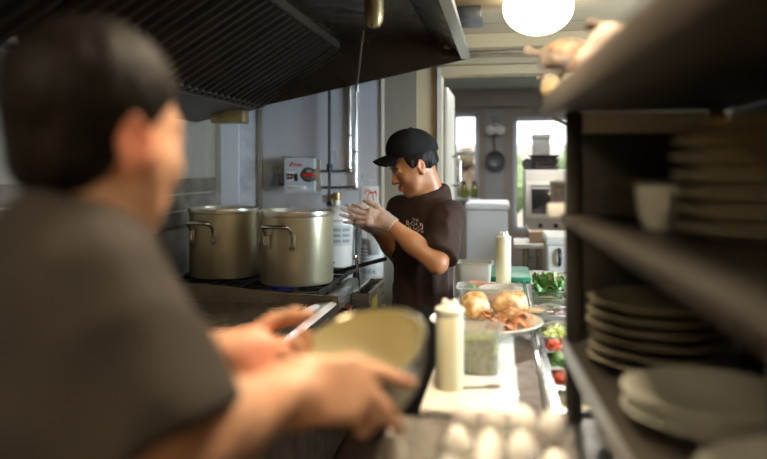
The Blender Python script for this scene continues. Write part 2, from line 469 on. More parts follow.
# right wall, out of view, with an opening added for the cool fill light
sb = B(); y0, y1, z0, z1 = 1.75, 3.25, .95, 2.0
sb.bx((2.2, -1.4, 0), (2.3, y0, ZC)); sb.bx((2.2, y1, 0), (2.3, YF + .12, ZC)); sb.bx((2.2, y0, 0), (2.3, y1, z0)); sb.bx((2.2, y0, z1), (2.3, y1, ZC))
struct('wall_right', sb, M['cream'])
def window(name, c, w, h, ax, rails=(.5,), m='win_frame', t=.05, mullion=False):
    """ax: 0 the pane faces x, 1 the pane faces y"""
    e = link(name, None); e.location = c; ORG[e.name] = V(c); e['kind'] = 'structure'
    b = B()
    def seg(u0, u1, v0, v1, d=.06):
        s = [0, 0, v1 - v0]; p = [c[0], c[1], c[2] + (v0 + v1) / 2]
        s[1 - ax] = u1 - u0; s[ax] = d; p[1 - ax] += (u0 + u1) / 2
        b.box(p, s, .004)
    seg(-w / 2, -w / 2 + t, -h / 2, h / 2); seg(w / 2 - t, w / 2, -h / 2, h / 2)
    seg(-w / 2, w / 2, -h / 2, -h / 2 + t); seg(-w / 2, w / 2, h / 2 - t, h / 2)
    for r in rails: seg(-w / 2, w / 2, -h / 2 + h * r - .018, -h / 2 + h * r + .018, .05)
    if mullion: seg(-.012, .012, -h / 2, h / 2, .04)
    part('window_frame', b, M[m], e)
    g = B(); s = [0, 0, h - 2 * t]; s[1 - ax] = w - 2 * t; s[ax] = .004; g.box(c, s)
    part('window_pane', g, M['glass'], e)
    return e
window('window_3', (2.25, (y0 + y1) / 2, (z0 + z1) / 2), y1 - y0, z1 - z0, 0, (.5,))  # unseen window, added to let the cool side light in

# steel cladding and strips on the far wall, from the corner to the doorway
def strip(name, px0, px1, m, z0=0., z1=ZC, d=.006, y=YF):
    a, b_ = Py(px0, 200, y).x, Py(px1, 200, y).x
    s = B(); s.box(((a + b_) / 2, y - d / 2 - .0005, (z0 + z1) / 2), (b_ - a, d, z1 - z0 - .002), .0015)
    return struct(name, s, M[m])
M['pale_panel'] = mat('pale_reflecting_panel', (.84, .87, .93), .4, .15, (.76, .79, .86), 3, (1, 1, .3))
M['daylit_panel'] = mat('daylit_worn_panel', (.88, .93, 1.0), .45, .05, (.60, .64, .72), 9, (1, 1, 1), contrast=.25)  # the bluish daylight patch is put into this panel's colour
M['strip'] = mat('panel_joint_strip', (.52, .49, .42), .35, .7)
strip('trim_1', 213.5, 221, 'strip', d=.016); strip('trim_2', 221.5, 239.5, 'pale_panel', d=.012); strip('trim_3', 240, 258, 'daylit_panel', d=.004)
strip('trim_4', 258.5, 263, 'strip', d=.014); strip('trim_5', 263.5, 381, 'steel_wall', d=.006); strip('trim_6', 381.5, 384.5, 'cream_light', d=.02)
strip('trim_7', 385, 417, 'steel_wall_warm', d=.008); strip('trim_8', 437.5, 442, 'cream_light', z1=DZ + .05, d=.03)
# panels on the left wall: upper sheet, seam, lower folds
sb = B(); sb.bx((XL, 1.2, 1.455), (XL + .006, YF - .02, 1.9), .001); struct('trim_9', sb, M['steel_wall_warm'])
sb = B()
for k in range(4): sb.bx((XL, 1.2, 1.07 + k * .095), (XL + .012, YF - .02, 1.155 + k * .095), .006)
struct('trim_10', sb, M['steel_dark'])
# door casing, lintel beam, ceiling batten
sb = B(); sb.bx((DX0, YF - .03, DZ), (DX1, YF - .001, DZ + .055), .003); struct('trim_11', sb, M['cream'])
sb = B(); sb.bx((-.33, 3.93, 2.17), (2.19, 4.03, ZC - .001), .004); struct('trim_12', sb, M['cream'])
sb = B(); sb.bx((-.33, 4.05, 2.155), (2.19, 4.20, 2.175), .003); struct('trim_13', sb, M['steel'])
# open door leaf
e = link('door_1', None); e.location = (DX0 + .011, YF + .14, 0); ORG[e.name] = V(e.location); e['kind'] = 'structure'
sb = B(); sb.box((DX0 + .012, YF + .14 + .32, 1.01), (.022, .62, 2.0), .004); part('door_leaf', sb, M['cream_light'], e)
hx = DX0 + .023; yh = YF + .42; p = [V((hx, yh, 1.575)), V((hx + .062, yh, 1.575)), V((hx + .062, yh, 1.385)), V((hx, yh, 1.385))]
sb = B(); sb.tube(bez(p[0], p[0] + V((.05, 0, 0)), p[1], p[1] - V((0, 0, .05)), 8) + bez(p[2] + V((0, 0, .05)), p[2], p[2] - V((.01, 0, 0)), p[3], 8), .010, 10)
part('door_handle', sb, M['chrome'], e)

# ================================================================== the room behind the doorway
Y2, ZC2 = 7.6, 2.32
sb = B(); sb.bx((-2.2, YF + .12, -.06), (2.6, Y2, 0)); struct('floor_passage', sb, M['floor'])
sb = B(); sb.bx((-2.2, YF + .12, ZC2), (2.6, Y2, ZC2 + .08)); struct('ceiling_passage', sb, mat('back_ceiling', (.55, .58, .62), .7))
sb = B(); sb.bx((-2.3, YF + .12, 0), (-2.2, Y2, ZC2)); struct('wall_passage_left', sb, M['tan_wall'])
sb = B(); sb.bx((2.6, YF + .12, 0), (2.7, Y2, ZC2)); struct('wall_passage_right', sb, M['tan_wall'])
w1 = (Py(452, 113, Y2), Py(479, 203, Y2)); w2 = (Py(513, 117, Y2), Py(578, 232, Y2))
def wall_with_holes(name, x0, x1, z0, z1, holes, y, m):
    b = B(); xs = x0
    for (a, c_, e_, f_) in holes:
        b.bx((xs, y, z0), (a, y + .14, z1)); b.bx((a, y, z0), (c_, y + .14, e_)); b.bx((a, y, f_), (c_, y + .14, z1)); xs = c_
    b.bx((xs, y, z0), (x1, y + .14, z1))
    return struct(name, b, m)
hol = [(w1[0].x, w1[1].x, w1[1].z, w1[0].z), (w2[0].x, w2[1].x, w2[1].z, w2[0].z)]
wall_with_holes('wall_passage_far', -2.2, 2.6, 0, ZC2, hol, Y2, M['tan_wall'])
for i, h in enumerate(hol):
    window('window_%d' % (i + 1), ((h[0] + h[1]) / 2, Y2 + .04, (h[2] + h[3]) / 2), h[1] - h[0], h[3] - h[2], 1, (.55,) if i == 0 else (.0,), t=.045)
a = Py(486, 200, Y2).x; b_ = Py(503, 200, Y2).x
sb = B(); sb.bx((a, Y2 - .008, 0), (b_, Y2 - .0005, ZC2 - .2)); struct('trim_14', sb, M['blue_wall'])
sb = B(); sb.bx((-2.19, Y2 - .25, 2.14), (2.59, Y2 - .0005, ZC2 - .001), .004); struct('trim_15', sb, M['mauve_trim'])
# outdoors beyond those windows
sb = B(); sb.bx((-8, Y2 + .3, -.3), (10, 22, -.2)); o = struct('ground', sb, M['lawn'])
sb = B(); sb.bx((-7, 15, -.2), (9, 15.2, 2.0)); struct('wall_garden', sb, M['brick'])
hb = B(); rnd = random.Random(3)
for k in range(22):
    x = rnd.uniform(-3, 4.5); z = rnd.uniform(-.1, 1.5)
    hb.ell((x, rnd.uniform(11.5, 13.5), z), (rnd.uniform(.2, .6),) * 3, None, 2)
hb.jitter(.25, 3)
rb_ = B(); c = W(470, 168, 11)
for k in range(7): rb_.ell((c.x + rnd.uniform(-.15, .2), 10.4 + rnd.uniform(-.2, .2), 1.35 + rnd.uniform(-.35, .3)), (rnd.uniform(.1, .2),) * 3, None, 2)
rb_.jitter(.1, 6); rb_.cyl((c.x, 10.4, -.2), (c.x, 10.4, 1.4), .04, .03, 10)
o = part('red_shrub_foliage', rb_, M['red_shrub']); o['kind'] = 'stuff'; o['label'] = 'dark red shrub outside the window by the open door'; o['category'] = 'foliage'
o = part('garden_foliage', hb, M['hedge']); o['kind'] = 'stuff'; o['label'] = 'sunlit garden foliage outside the far windows'; o['category'] = 'foliage'

# sill with two oil jars in the first far window
a, b_ = Py(451, 200, Y2).x, Py(480, 200, Y2).x; zs = Py(466, 198, Y2 - .06).z
sb = B(); sb.bx((a, Y2 - .14, zs - .02), (b_, Y2 - .0005, zs), .003); struct('trim_16', sb, M['win_frame'])
for k, px in enumerate((464, 474)):
    c = Py(px, 198, Y2 - .07); q = V((c.x, Y2 - .07, zs + .0005))
    t = thing('oil_jar', ('green and yellow oil jar on the far window sill nearest the open door', 'green and yellow oil jar on the far window sill beside the wall lamp')[k], 'jar', q, 'oil jars on the window sill')
    sb = B(); sb.lathe([(0, 0), (.035, 0), (.038, .01), (.038, .11), (.022, .14), (.022, .15), (0, .15)], q, 24); part('jar_body', sb, M['jar'], t)
    sb = B(); sb.lathe([(0, .1505), (.025, .1505), (.025, .18), (0, .18)], q, 20); part('lid', sb, M['black'], t)
# wall lamp, hanging strainer
c = Py(495, 128, Y2 - .1)
t = thing('wall_lamp', 'twin globe wall lamp between the two far windows', 'lamp', (c.x, Y2 - .008, c.z))
sb = B(); sb.lathe([(.0, 0), (.05, .0), (.05, .012), (.02, .03), (0, .03)], (c.x + .01, Y2 - .009, c.z + .04), 24, look_rot((0, -1, 0))); part('backplate', sb, M['chrome'], t)
for dx, nm in ((-.045, 'left'), (.05, 'right')):
    sb = B(); q = V((c.x + dx, Y2 - .1, c.z - .02)); sb.tube(bez((c.x + .01, Y2 - .03, c.z + .05), (c.x + .01, Y2 - .1, c.z + .14), q + V((0, 0, .16)), q + V((0, 0, .06)), 10), .008, 8); arm = part('arm', sb, M['chrome'], t)
    sb = B(); sb.ell(q, (.058, .058, .056)); part('globe_shade', sb, M['white_plastic'], t)
c = Py(495, 161, Y2 - .06)
t = thing('strainer', 'round mesh strainer hanging below the twin wall lamp', 'strainer', (c.x, Y2 - .06, c.z))
sb = B(); sb.tube([c + V((.105 * math.cos(k * PI / 16), 0, .105 * math.sin(k * PI / 16))) for k in range(32)], .009, 8, closed=True); part('rim', sb, M['steel_dark'], t)
sb = B(); sb.lathe([(.104, 0), (.09, .02), (.05, .04), (0, .045)], c, 32, look_rot((0, 1, 0))); part('mesh_bowl', sb, mat('strainer_mesh', (.22, .23, .26), .5, .6, (.14, .15, .17), 300), t)
sb = B(); sb.tube([c + V((0, 0, .108)), c + V((-.015, 0, .2)), c + V((-.01, .045, .29))], [.012, .015, .012], 8); part('handle', sb, mat('wooden_handle', (.22, .12, .07), .5), t)

# oven with its door, the pans and the box on top
yo = 5.75; p0 = Py(525, 170, yo); p1 = Py(578, 240, yo); x0, x1 = p0.x, p0.x + .62; zt = p0.z
t = thing('convection_oven', 'white convection oven with dark glass door beyond the doorway', 'oven', ((x0 + x1) / 2, yo + .3, 0))
zb = Py(530, 231, yo).z
sb = B(); sb.bx((x0, yo, zb), (x1, yo + .62, zt), .008); part('casing', sb, M['oven'], t)
sb = B(); sb.bx((x0 + .005, yo - .03, zb + .09), (x1 - .005, yo - .001, zt - .10), .008); d = part('oven_door', sb, M['oven'], t)
sb = B(); sb.bx((x0 + .05, yo - .036, zb + .14), (x1 - .05, yo - .0305, zt - .15), .004); part('door_glass', sb, M['oven_glass'], d)
sb = B(); sb.tube([(x0 + .05, yo - .03, zt - .125), (x0 + .05, yo - .07, zt - .125), (x1 - .05, yo - .07, zt - .125), (x1 - .05, yo - .03, zt - .125)], .01, 8); part('door_handle', sb, M['chrome'], d)
sb = B(); sb.bx((x0 + .02, yo - .006, zb + .012), (x1 - .02, yo - .0005, zb + .08), .002); part('control_panel', sb, M['white_paint'], t)
for k in range(3):
    sb = B(); sb.cyl((x0 + .12 + k * .12, yo - .006, zb + .046), (x0 + .12 + k * .12, yo - .03, zb + .046), .018); part('knob', sb, M['black'], t)
sb = B()
for sx in (x0 + .04, x1 - .04):
    for sy in (yo + .04, yo + .58): sb.bx((sx - .025, sy - .025, 0), (sx + .025, sy + .025, zb + .01))
sb.bx((x0 + .02, yo + .02, zb - .05), (x1 - .02, yo + .6, zb - .001)); sb.bx((x0 + .02, yo + .02, .2), (x1 - .02, yo + .6, .23)); part('stand', sb, M['steel'], t)
M['pan_iron'] = mat('dark_pan_metal', (.09, .08, .08), .5, .3)
c = Py(544, 166, yo + .2)
pz = zt + .001
for k in range(4):
    b = B(); zz = pz + k * .030; cx = c.x + (.004, -.005, .006, 0)[k]
    b.lathe([(0, 0), (.10, 0), (.125, .028), (.135, .0285), (.135, .032), (.12, .0315), (.098, .005), (0, .005)], (cx, yo + .2, zz), 40)
    solo('baking_pan', b, M['pan_iron'], ('dark round baking pan lying directly on the oven top', 'dark baking pan second from the bottom on the oven', 'dark baking pan second from the top on the oven', 'topmost dark round pan of the stack on the oven')[k], 'pan', (cx, yo + .2, zz), 'dark baking pans on the oven')
a0 = Py(533, 153, yo + .35); a1 = Py(550, 139, yo + .35)
b = thing('carton', 'grey upright carton behind the dark pans on the oven', 'box', ((a0.x + a1.x) / 2, yo + .43, zt))
q = B(); q.bx((a0.x, yo + .36, zt + .001), (a1.x, yo + .5, a1.z + .04), .006); part('box_body', q, M['grey_box'], b)
q = B(); q.bx((a0.x - .006, yo + .354, a1.z + .0), (a1.x + .006, yo + .506, a1.z + .045), .006); part('lid', q, M['grey_box'], b)
c = Py(527.5, 165, yo + .12)
t = thing('kitchen_timer', 'small black round dial beside the pans on the oven', 'timer', (c.x, yo + .14, zt))
sb = B(); sb.cyl((c.x, yo + .12, zt + .05), (c.x, yo + .16, zt + .05), .045, None, 28); part('dial', sb, M['black'], t)
sb = B(); sb.bx((c.x - .03, yo + .11, zt + .001), (c.x + .03, yo + .17, zt + .018), .004); part('foot', sb, M['black'], t)

# pale cabinet left of the oven
yo2 = 5.15; p0 = Py(466.5, 203, yo2); p1 = Py(508, 260, yo2)
t = thing('chest_refrigerator', 'pale steel chest refrigerator standing beyond the man in the cap', 'refrigerator', ((p0.x + p1.x) / 2, yo2 + .3, 0))
sb = B(); sb.bx((p0.x, yo2, .08), (p1.x, yo2 + .6, p0.z - .05), .01); part('cabinet', sb, mat('pale_cabinet', (.50, .52, .56), .5, .15), t)
sb = B(); sb.bx((p0.x - .012, yo2 - .014, p0.z - .048), (p1.x + .012, yo2 + .6, p0.z + .0), .016); part('lid', sb, mat('pale_lid', (.66, .68, .72), .4), t)
sb = B(); sb.bx((p0.x + .02, yo2 + .03, 0), (p1.x - .02, yo2 + .57, .08)); part('plinth', sb, M['black'], t)

# low table with a tray, white bin with a bag on it
yt = 4.95; a = Py(514, 246, yt); b_ = Py(545, 241, yt); zt2 = a.z
t = thing('serving_table', 'small steel table with a white top behind the cook station', 'table', ((a.x + b_.x) / 2, yt + .2, 0))
sb = B(); sb.bx((a.x, yt, zt2 - .015), (b_.x, yt + .45, zt2 + .012), .004); part('tabletop', sb, M['white_paint'], t)
for sx in (a.x + .085, b_.x - .03):
    for sy in (yt + .03, yt + .42):
        sb = B(); sb.cyl((sx, sy, 0), (sx, sy, zt2 - .014), .014, None, 12); part('leg', sb, M['steel_dark'], t)
sb = B(); sb.bx((a.x + .02, yt + .02, .3), (b_.x - .01, yt + .43, .318), .003); part('lower_shelf', sb, M['black_iron'], t)
q = Py(537, 240, yt + .15)
t = thing('cardboard_box', 'small open brown and white box on the steel table', 'box', (q.x, yt + .2, zt2 + .012))
sb = B(); sb.bx((q.x - .05, yt + .1, zt2 + .0135), (q.x + .05, yt + .3, zt2 + .09), .003); part('box_body', sb, mat('kraft', (.42, .30, .22), .7), t)
sb = B(); sb.box((q.x - .062, yt + .2, zt2 + .105), (.004, .19, .05), .001, Matrix.Rotation(-.5, 3, 'Y')); sb.box((q.x - .052, yt + .2, zt2 + .087), (.006, .19, .01)); part('flap', sb, M['paper'], t)
yb = 4.62; a = Py(548.5, 236, yb); b_ = Py(580, 280, yb)
t = thing('storage_bin', 'tall white plastic bin standing in the doorway', 'bin', ((a.x + b_.x) / 2, yb + .2, 0))
sb = B(); sb.rings([[(a.x + .03, yb + .03, 0), (b_.x - .03, yb + .03, 0), (b_.x - .03, yb + .4, 0), (a.x + .03, yb + .4, 0)], [(a.x, yb, a.z - .06), (b_.x, yb, a.z - .06), (b_.x, yb + .43, a.z - .06), (a.x, yb + .43, a.z - .06)]]); part('bin_body', sb, M['white_plastic'], t)
sb = B(); sb.bx((a.x - .015, yb - .015, a.z - .059), (b_.x + .015, yb + .445, a.z), .012); part('lid', sb, M['white_plastic'], t)
q = Py(563, 250, yb - .03)
sb = B(); sb.tube(bez((q.x - .02, yb - .005, q.z), (q.x - .02, yb - .045, q.z), (q.x - .02, yb - .045, q.z - .1), (q.x - .02, yb - .0, q.z - .1), 8), .012, 8); part('handle', sb, M['black'], t)

# ================================================================== ceiling things
def dome(c, label, r=.153, h=.172):
    t = thing('ceiling_light', label, 'light', (c[0], c[1], ZC))
    b = B(); b.lathe([(0, 0), (r * .75, 0), (r * .75, -.022), (r * .6, -.03), (0, -.03)], (c[0], c[1], ZC - .0005), 40); part('fitting', b, M['white_paint'], t)
    b = B(); pr = [(r * .6, -.03)] + [(r * math.sin(a), -.055 - (h - .06) * (1 - math.cos(a)) / 1. if False else -.05 - (h - .05) * math.cos(a)) for a in [PI * .62 - k * PI * .62 / 14 for k in range(15)]]
    b.lathe(pr, (c[0], c[1], ZC), 48); part('glass_dome', b, M['dome'], t)
c = W(538, 10, 3.05)
dome((c.x, c.y), 'lit white glass dome light on the ceiling above the doorway')
def panel(c, label, m, w=.58, ZC=ZC):  # unseen ceiling panels added to brighten both rooms
    t = thing('fill_panel', label, 'light', (c[0], c[1], ZC), 'added ceiling fill panels')
    b = B(); h = w / 2
    for s_ in (-1, 1):
        b.box((c[0] + s_ * (h - .012), c[1], ZC - .0135), (.024, w, .025), .003); b.box((c[0], c[1] + s_ * (h - .012), ZC - .0135), (w, .024, .025), .003)
    part('frame', b, M['white_paint'], t)
    b = B(); b.box((c[0], c[1], ZC - .014), (w - .05, w - .05, .008)); part('diffuser', b, M[m], t)
panel((.25, 5.55), 'added unseen ceiling panel brightening the back room', 'fill_back', .58, ZC2)
panel((.0, 1.2), 'added unseen ceiling panel brightening the near end of the counter', 'fill_near', .44)
panel((-.75, -.35), 'added unseen ceiling panel brightening the aisle from behind', 'fill_aisle')
panel((1.3, .6), 'added unseen ceiling panel brightening the side beyond the plate shelf', 'fill_aisle', .4)
a = Py(466, 21, 3.3); b_ = Py(481, 21, 3.3)
t = thing('duct_box', 'blue-grey galvanised duct box hung from the ceiling by the hood lip', 'duct', ((a.x + b_.x) / 2, 3.4, ZC))
zb = a.z
sb = B(); sb.bx((a.x - .04, 3.25, max(zb, 2.17)), (b_.x, 3.42, ZC - .001), .003); part('duct_body', sb, M['duct'], t)
sb = B(); sb.bx((a.x - .05, 3.24, max(zb, 2.17) - .006), (b_.x + .008, 3.43, max(zb, 2.17) + .004), .002); part('flange', sb, M['duct'], t)

# ================================================================== the exhaust hood
HY0, HY1 = .2, 3.95
A, Bp, L0 = V((-1.445, 0, 1.855)), V((-.90, 0, 2.18)), V((-.187, 0, 2.108))
t = thing('exhaust_hood', 'long blackened steel exhaust hood above the range and griddle', 'hood', (-1.0, 2.0, 1.8))
sb = B(); th = .012
# shell: rear plenum, sloping end sheet, flat top, front sheet
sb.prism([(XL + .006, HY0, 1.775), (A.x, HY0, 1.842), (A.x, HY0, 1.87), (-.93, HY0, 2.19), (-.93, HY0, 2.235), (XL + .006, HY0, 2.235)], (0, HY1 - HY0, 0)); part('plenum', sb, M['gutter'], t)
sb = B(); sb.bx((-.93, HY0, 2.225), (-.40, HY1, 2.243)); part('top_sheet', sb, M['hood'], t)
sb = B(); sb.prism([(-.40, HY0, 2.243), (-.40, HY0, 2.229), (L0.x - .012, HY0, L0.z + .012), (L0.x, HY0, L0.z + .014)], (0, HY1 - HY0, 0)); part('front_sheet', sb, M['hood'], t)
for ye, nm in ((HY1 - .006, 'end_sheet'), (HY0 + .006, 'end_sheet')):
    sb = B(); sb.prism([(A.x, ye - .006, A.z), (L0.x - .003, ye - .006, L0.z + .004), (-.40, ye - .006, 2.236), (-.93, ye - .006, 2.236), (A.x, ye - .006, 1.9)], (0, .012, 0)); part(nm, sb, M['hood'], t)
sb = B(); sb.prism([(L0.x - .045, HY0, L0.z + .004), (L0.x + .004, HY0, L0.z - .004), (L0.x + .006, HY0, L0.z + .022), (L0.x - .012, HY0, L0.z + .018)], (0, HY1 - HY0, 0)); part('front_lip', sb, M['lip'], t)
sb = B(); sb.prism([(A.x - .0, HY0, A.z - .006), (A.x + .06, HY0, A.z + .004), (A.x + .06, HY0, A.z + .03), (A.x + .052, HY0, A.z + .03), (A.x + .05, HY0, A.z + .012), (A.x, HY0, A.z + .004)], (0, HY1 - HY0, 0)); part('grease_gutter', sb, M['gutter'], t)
d = (Bp - A).normalized(); n = V((d.z, 0, -d.x)); nf = 7; fw = (HY1 - HY0 - .03) / nf
for k in range(nf):
    b = B(); ya = HY0 + .015 + k * fw; ng = 7; rings = []
    prof = []
    for j in range(ng):
        w = (fw - .012) / ng; y = ya + .006 + j * w
        prof += [(y, .0), (y + w * .18, .016), (y + w * .55, .016), (y + w * .73, .0)]
    prof += [(ya + fw - .006, 0)]
    s0, s1 = A + d * .03 + n * .012, Bp - d * .015 + n * .012
    up = [s0 + V((0, y, 0)) + n * h for y, h in prof]; dn = [s1 + V((0, y, 0)) + n * h for y, h in prof]
    bm = b.bm; ua = [bm.verts.new(p) for p in up]; da = [bm.verts.new(p) for p in dn]
    for i in range(len(ua) - 1): bm.faces.new((ua[i], ua[i + 1], da[i + 1], da[i]))
    bmesh.ops.solidify(bm, geom=bm.faces[:], thickness=.003)
    part('baffle_filter', b, M['hood_filter'], t, smooth=False)
c = W(230, 117, 4.05); c.y = 3.84
sb = B(); sb.box((c.x, c.y, c.z + .0), (.20, .11, .075), .012); part('grease_cup', sb, M['brass'], t)
# vapour-proof lamp under the hood roof, conduit rod
q = W(374, 12, 2.6)
sb = B(); sb.lathe([(0, -.205), (.022, -.20), (.034, -.18), (.037, -.15), (.037, 0), (.0, 0)], (q.x, q.y, 2.224), 28); part('lamp_globe', sb, M['brass'], t)
sb = B(); sb.lathe([(0, 0), (.055, 0), (.055, .012), (.045, .03), (0, .03)], (q.x, q.y, 2.195), 28); part('lamp_holder', sb, M['steel_dark'], t)
sb = B(); sb.cyl((q.x - .04, q.y, 2.215), (q.x - .35, q.y + .1, 2.215), .009, None, 8); part('conduit', sb, M['steel_dark'], t)
r0 = Py(364, 24, 3.6); r1 = Py(357, 90, 3.90)
sb = B(); sb.tube([V((r0.x, r0.y, 2.226)), r0, r1 + V((0, 0, .02)), r1], .006, 8); part('nozzle_pipe', sb, M['steel_dark'], t)
sb = B(); sb.cyl(r1 + V((.001, 0, .035)), r1 + V((-.001, 0, -.01)), .011, .014, 14); part('nozzle', sb, M['lip'], t)

# ================================================================== things on the far wall
yw = YF - .0075
def on_wall(px, py, d=0.): 
    p = Py(px, py, yw - d); return p
# dark gas pipe and chrome suppression pipes
p0 = on_wall(329.5, 96, .065); p1 = on_wall(329.5, 194, .065); zt = 2.1
t = thing('gas_pipe', 'dark vertical pipe on the far wall ending at a brass valve', 'pipe', (p0.x, yw - .065, p1.z))
sb = B(); sb.cyl((p0.x, yw - .065, p1.z), (p0.x, yw - .065, ZC - .002), .010, None, 12); part('pipe', sb, M['black_iron'], t)
z = on_wall(329.5, 167, .065).z
sb = B(); sb.cyl((p0.x, yw - .065, z - .02), (p0.x, yw - .065, z + .02), .018, None, 12); sb.ell((p0.x, yw - .065, z), (.02, .02, .016), None, 2); part('union', sb, M['black_iron'], t)
v = on_wall(331, 200, .05)
sb = B(); sb.box((v.x, yw - .07, v.z), (.036, .04, .075), .005); part('valve_body', sb, M['brass'], t)
sb = B(); sb.cyl((v.x, yw - .09, v.z - .02), (v.x, yw - .115, v.z - .02), .016, None, 14); part('valve_cap', sb, M['black'], t)
sb = B(); sb.box((v.x - .036, yw - .065, v.z + .006), (.026, .03, .05), .004); part('solenoid', sb, M['lip'], t)
def pipe_run(px, y_bot, name, label, xend):
    a = on_wall(px, 92, .022); b_ = on_wall(px, y_bot, .022); e_ = on_wall(xend, y_bot, .022)
    t = thing(name, label, 'pipe', (a.x, yw - .022, b_.z))
    c = V((a.x, yw - .022, b_.z))
    sb = B(); sb.cyl((a.x, yw - .022, b_.z + .012), (a.x, yw - .022, ZC - .002), .0085, None, 12); part('riser', sb, M['chrome'], t)
    sb = B(); sb.cyl((e_.x, yw - .022, b_.z), (a.x - .01, yw - .022, b_.z), .0085, None, 12); part('branch', sb, M['chrome'], t)
    sb = B(); sb.ell(c, (.016, .016, .016), None, 3); sb.cyl(c - V((.022, 0, 0)), c, .012, None, 14); sb.cyl(c, c + V((0, 0, .022)), .012, None, 14); part('elbow', sb, M['steel'], t)
    zc = b_.z + .22
    sb = B(); sb.box((a.x, yw - .016, zc), (.022, .03, .014), .003); part('clip', sb, M['steel'], t)
pipe_run(350, 171, 'conduit_pipe', 'thin chrome pipe bending left into the middle of the control box', 319)
pipe_run(356, 187.5, 'conduit_pipe', 'thin chrome pipe bending left below the control box', 320)
# control box
a0, a1 = Py(284.5, 158, yw - .088), Py(314, 193, yw - .088); bx0, bx1, bz0, bz1 = a0.x, a1.x, a1.z, a0.z; cx, cz = (bx0 + bx1) / 2, (bz0 + bz1) / 2
w_, h_ = bx1 - bx0, bz1 - bz0; yb = yw - .09
t = thing('control_box', 'grey fire suppression control box with round red indicator on the far wall', 'control box', (cx, yw, cz))
ring = V((bx1 - w_ * .22, 0, cz + h_ * .02)); rr = h_ * .215
out = [(bx0 + .008, bz0), (bx1 - .008, bz0), (bx1, bz0 + .008)]
an = [-PI * .28 + 0, ]
pts = []
for k in range(15):
    ang = -PI / 2 + .55 - k * (2 * PI - 1.1 - PI * .0) / 14 if False else (-.9 - k * (2 * PI - 1.8) / 14)
    pts.append((ring.x + rr * math.cos(ang), ring.z + rr * math.sin(ang)))
pts = [p for p in pts if p[0] < bx1 - .001]
out += [(bx1, pts[0][1] - .002)] + pts + [(bx1, pts[-1][1] + .002), (bx1, bz1 - .008), (bx1 - .008, bz1), (bx0 + .008, bz1), (bx0, bz1 - .008), (bx0, bz0 + .008)]
sb = B(); sb.prism([(x, yw - .001, z) for x, z in out], (0, -.088, 0)); part('cover', sb, mat('control_box_grey', (.58, .61, .68), .4, .2), t)
sb = B(); sb.box((bx1 - w_ * .22 + .018, yw - .022, cz), (w_ * .44 + .016, .04, h_ * .92), .004); part('back_box', sb, M['strip'], t)
sb = B(); sb.lathe([(0, 0), (rr * .92, 0), (rr * .92, .03), (rr * .7, .045), (0, .045)], (ring.x, yw - .042, ring.z), 32, look_rot((0, -1, 0))); part('actuator', sb, M['steel_dark'], t)
sb = B(); sb.box((ring.x + .004, yw - .093, ring.z - .002), (rr * 1.7, .008, rr * .36), .003); part('indicator_bar', sb, M['red'], t)
sb = B(); sb.box((ring.x + .008, yw - .092, ring.z + rr * .55), (rr * .7, .008, rr * .5), .002); part('tag_plate', sb, M['lip'], t)
sb = B(); sb.box((bx0 + w_ * .19, yb + .0, cz - h_ * .03), (w_ * .24, .004, h_ * .24), .001); g = part('gauge_window', sb, M['white_plastic'], t)
for i in range(2):
    for j in range(2):
        sb = B(); sb.box((bx0 + w_ * (.14 + .1 * i), yb - .003, cz + h_ * (-.08 + .1 * j)), (w_ * .075, .003, h_ * .075), .0008); part('gauge_mark', sb, M['black'], g)
sb = B(); sb.box((bx0 + w_ * .41, yb - .006, cz - h_ * .03), (w_ * .08, .014, h_ * .17), .003); sb.box((bx0 + w_ * .43, yb - .004, cz - h_ * .12), (w_ * .06, .01, h_ * .1), .003, Matrix.Rotation(.5, 3, 'Y')); part('latch', sb, M['black'], t)
sb = B(); sb.box((cx - w_ * .08, yb, cz - h_ * .355), (w_ * .62, .003, h_ * .12), .0008); pl = part('nameplate', sb, M['white_plastic'], t)
text('nameplate_text', 'FIRE SUPPRESSION', h_ * .055, (cx - w_ * .08, yb - .003, cz - h_ * .355), (1, 0, 0), (0, 0, 1), M['grey_ink'], pl)
text('brand_lettering', 'Kidde', h_ * .115, (cx - w_ * .02, yb - .001, bz1 - h_ * .2), (1, 0, 0), (0, 0, 1), M['red'], t)
sb = B(); sb.prism([(bx0 + w_ * .17, yb + .0005, bz1 - h_ * .25), (bx0 + w_ * .23, yb + .0005, bz1 - h_ * .24), (bx0 + w_ * .31, yb + .0005, bz1 - h_ * .11), (bx0 + w_ * .25, yb + .0005, bz1 - h_ * .12)], (0, -.002, 0)); part('brand_slash', sb, M['red'], t)
for sx in (bx0 + .012, bx1 - .012):
    for sz in (bz0 - .004, bz1 + .004):
        sb = B(); sb.box((sx, yw - .012, sz), (.016, .022, .012), .003); part('mounting_lug', sb, M['steel'], t)
# small switch box and notice left of it
q0, q1 = Py(269.5, 173, yw - .045), Py(278, 188, yw - .045)
t = thing('switch_box', 'small blue-grey switch box left of the control box', 'switch', ((q0.x + q1.x) / 2, yw, (q0.z + q1.z) / 2))
sb = B(); sb.bx((q0.x, yw - .045, q1.z), (q1.x, yw - .001, q0.z), .004); part('box_body', sb, M['duct'], t)
sb = B(); k0 = on_wall(281, 184.5); sb.tube([(q1.x, yw - .02, k0.z), (k0.x + .01, yw - .02, k0.z), (bx0 + .002, yw - .02, k0.z + .004)], .006, 8); part('cable', sb, M['steel_dark'], t)
q0, q1 = on_wall(271, 164.5), on_wall(282, 172)
t = thing('notice', 'small white paper notice above the switch box', 'notice', ((q0.x + q1.x) / 2, yw, q1.z))
sb = B(); sb.bx((q0.x, yw - .003, q1.z), (q1.x, yw - .001, q0.z)); part('sheet', sb, M['paper'], t)
for k in range(3):
    sb = B(); sb.box(((q0.x + q1.x) / 2, yw - .0035, q0.z - .009 - k * .011), ((q1.x - q0.x) * .7, .0008, .003)); part('print_line', sb, M['grey_ink'], t)
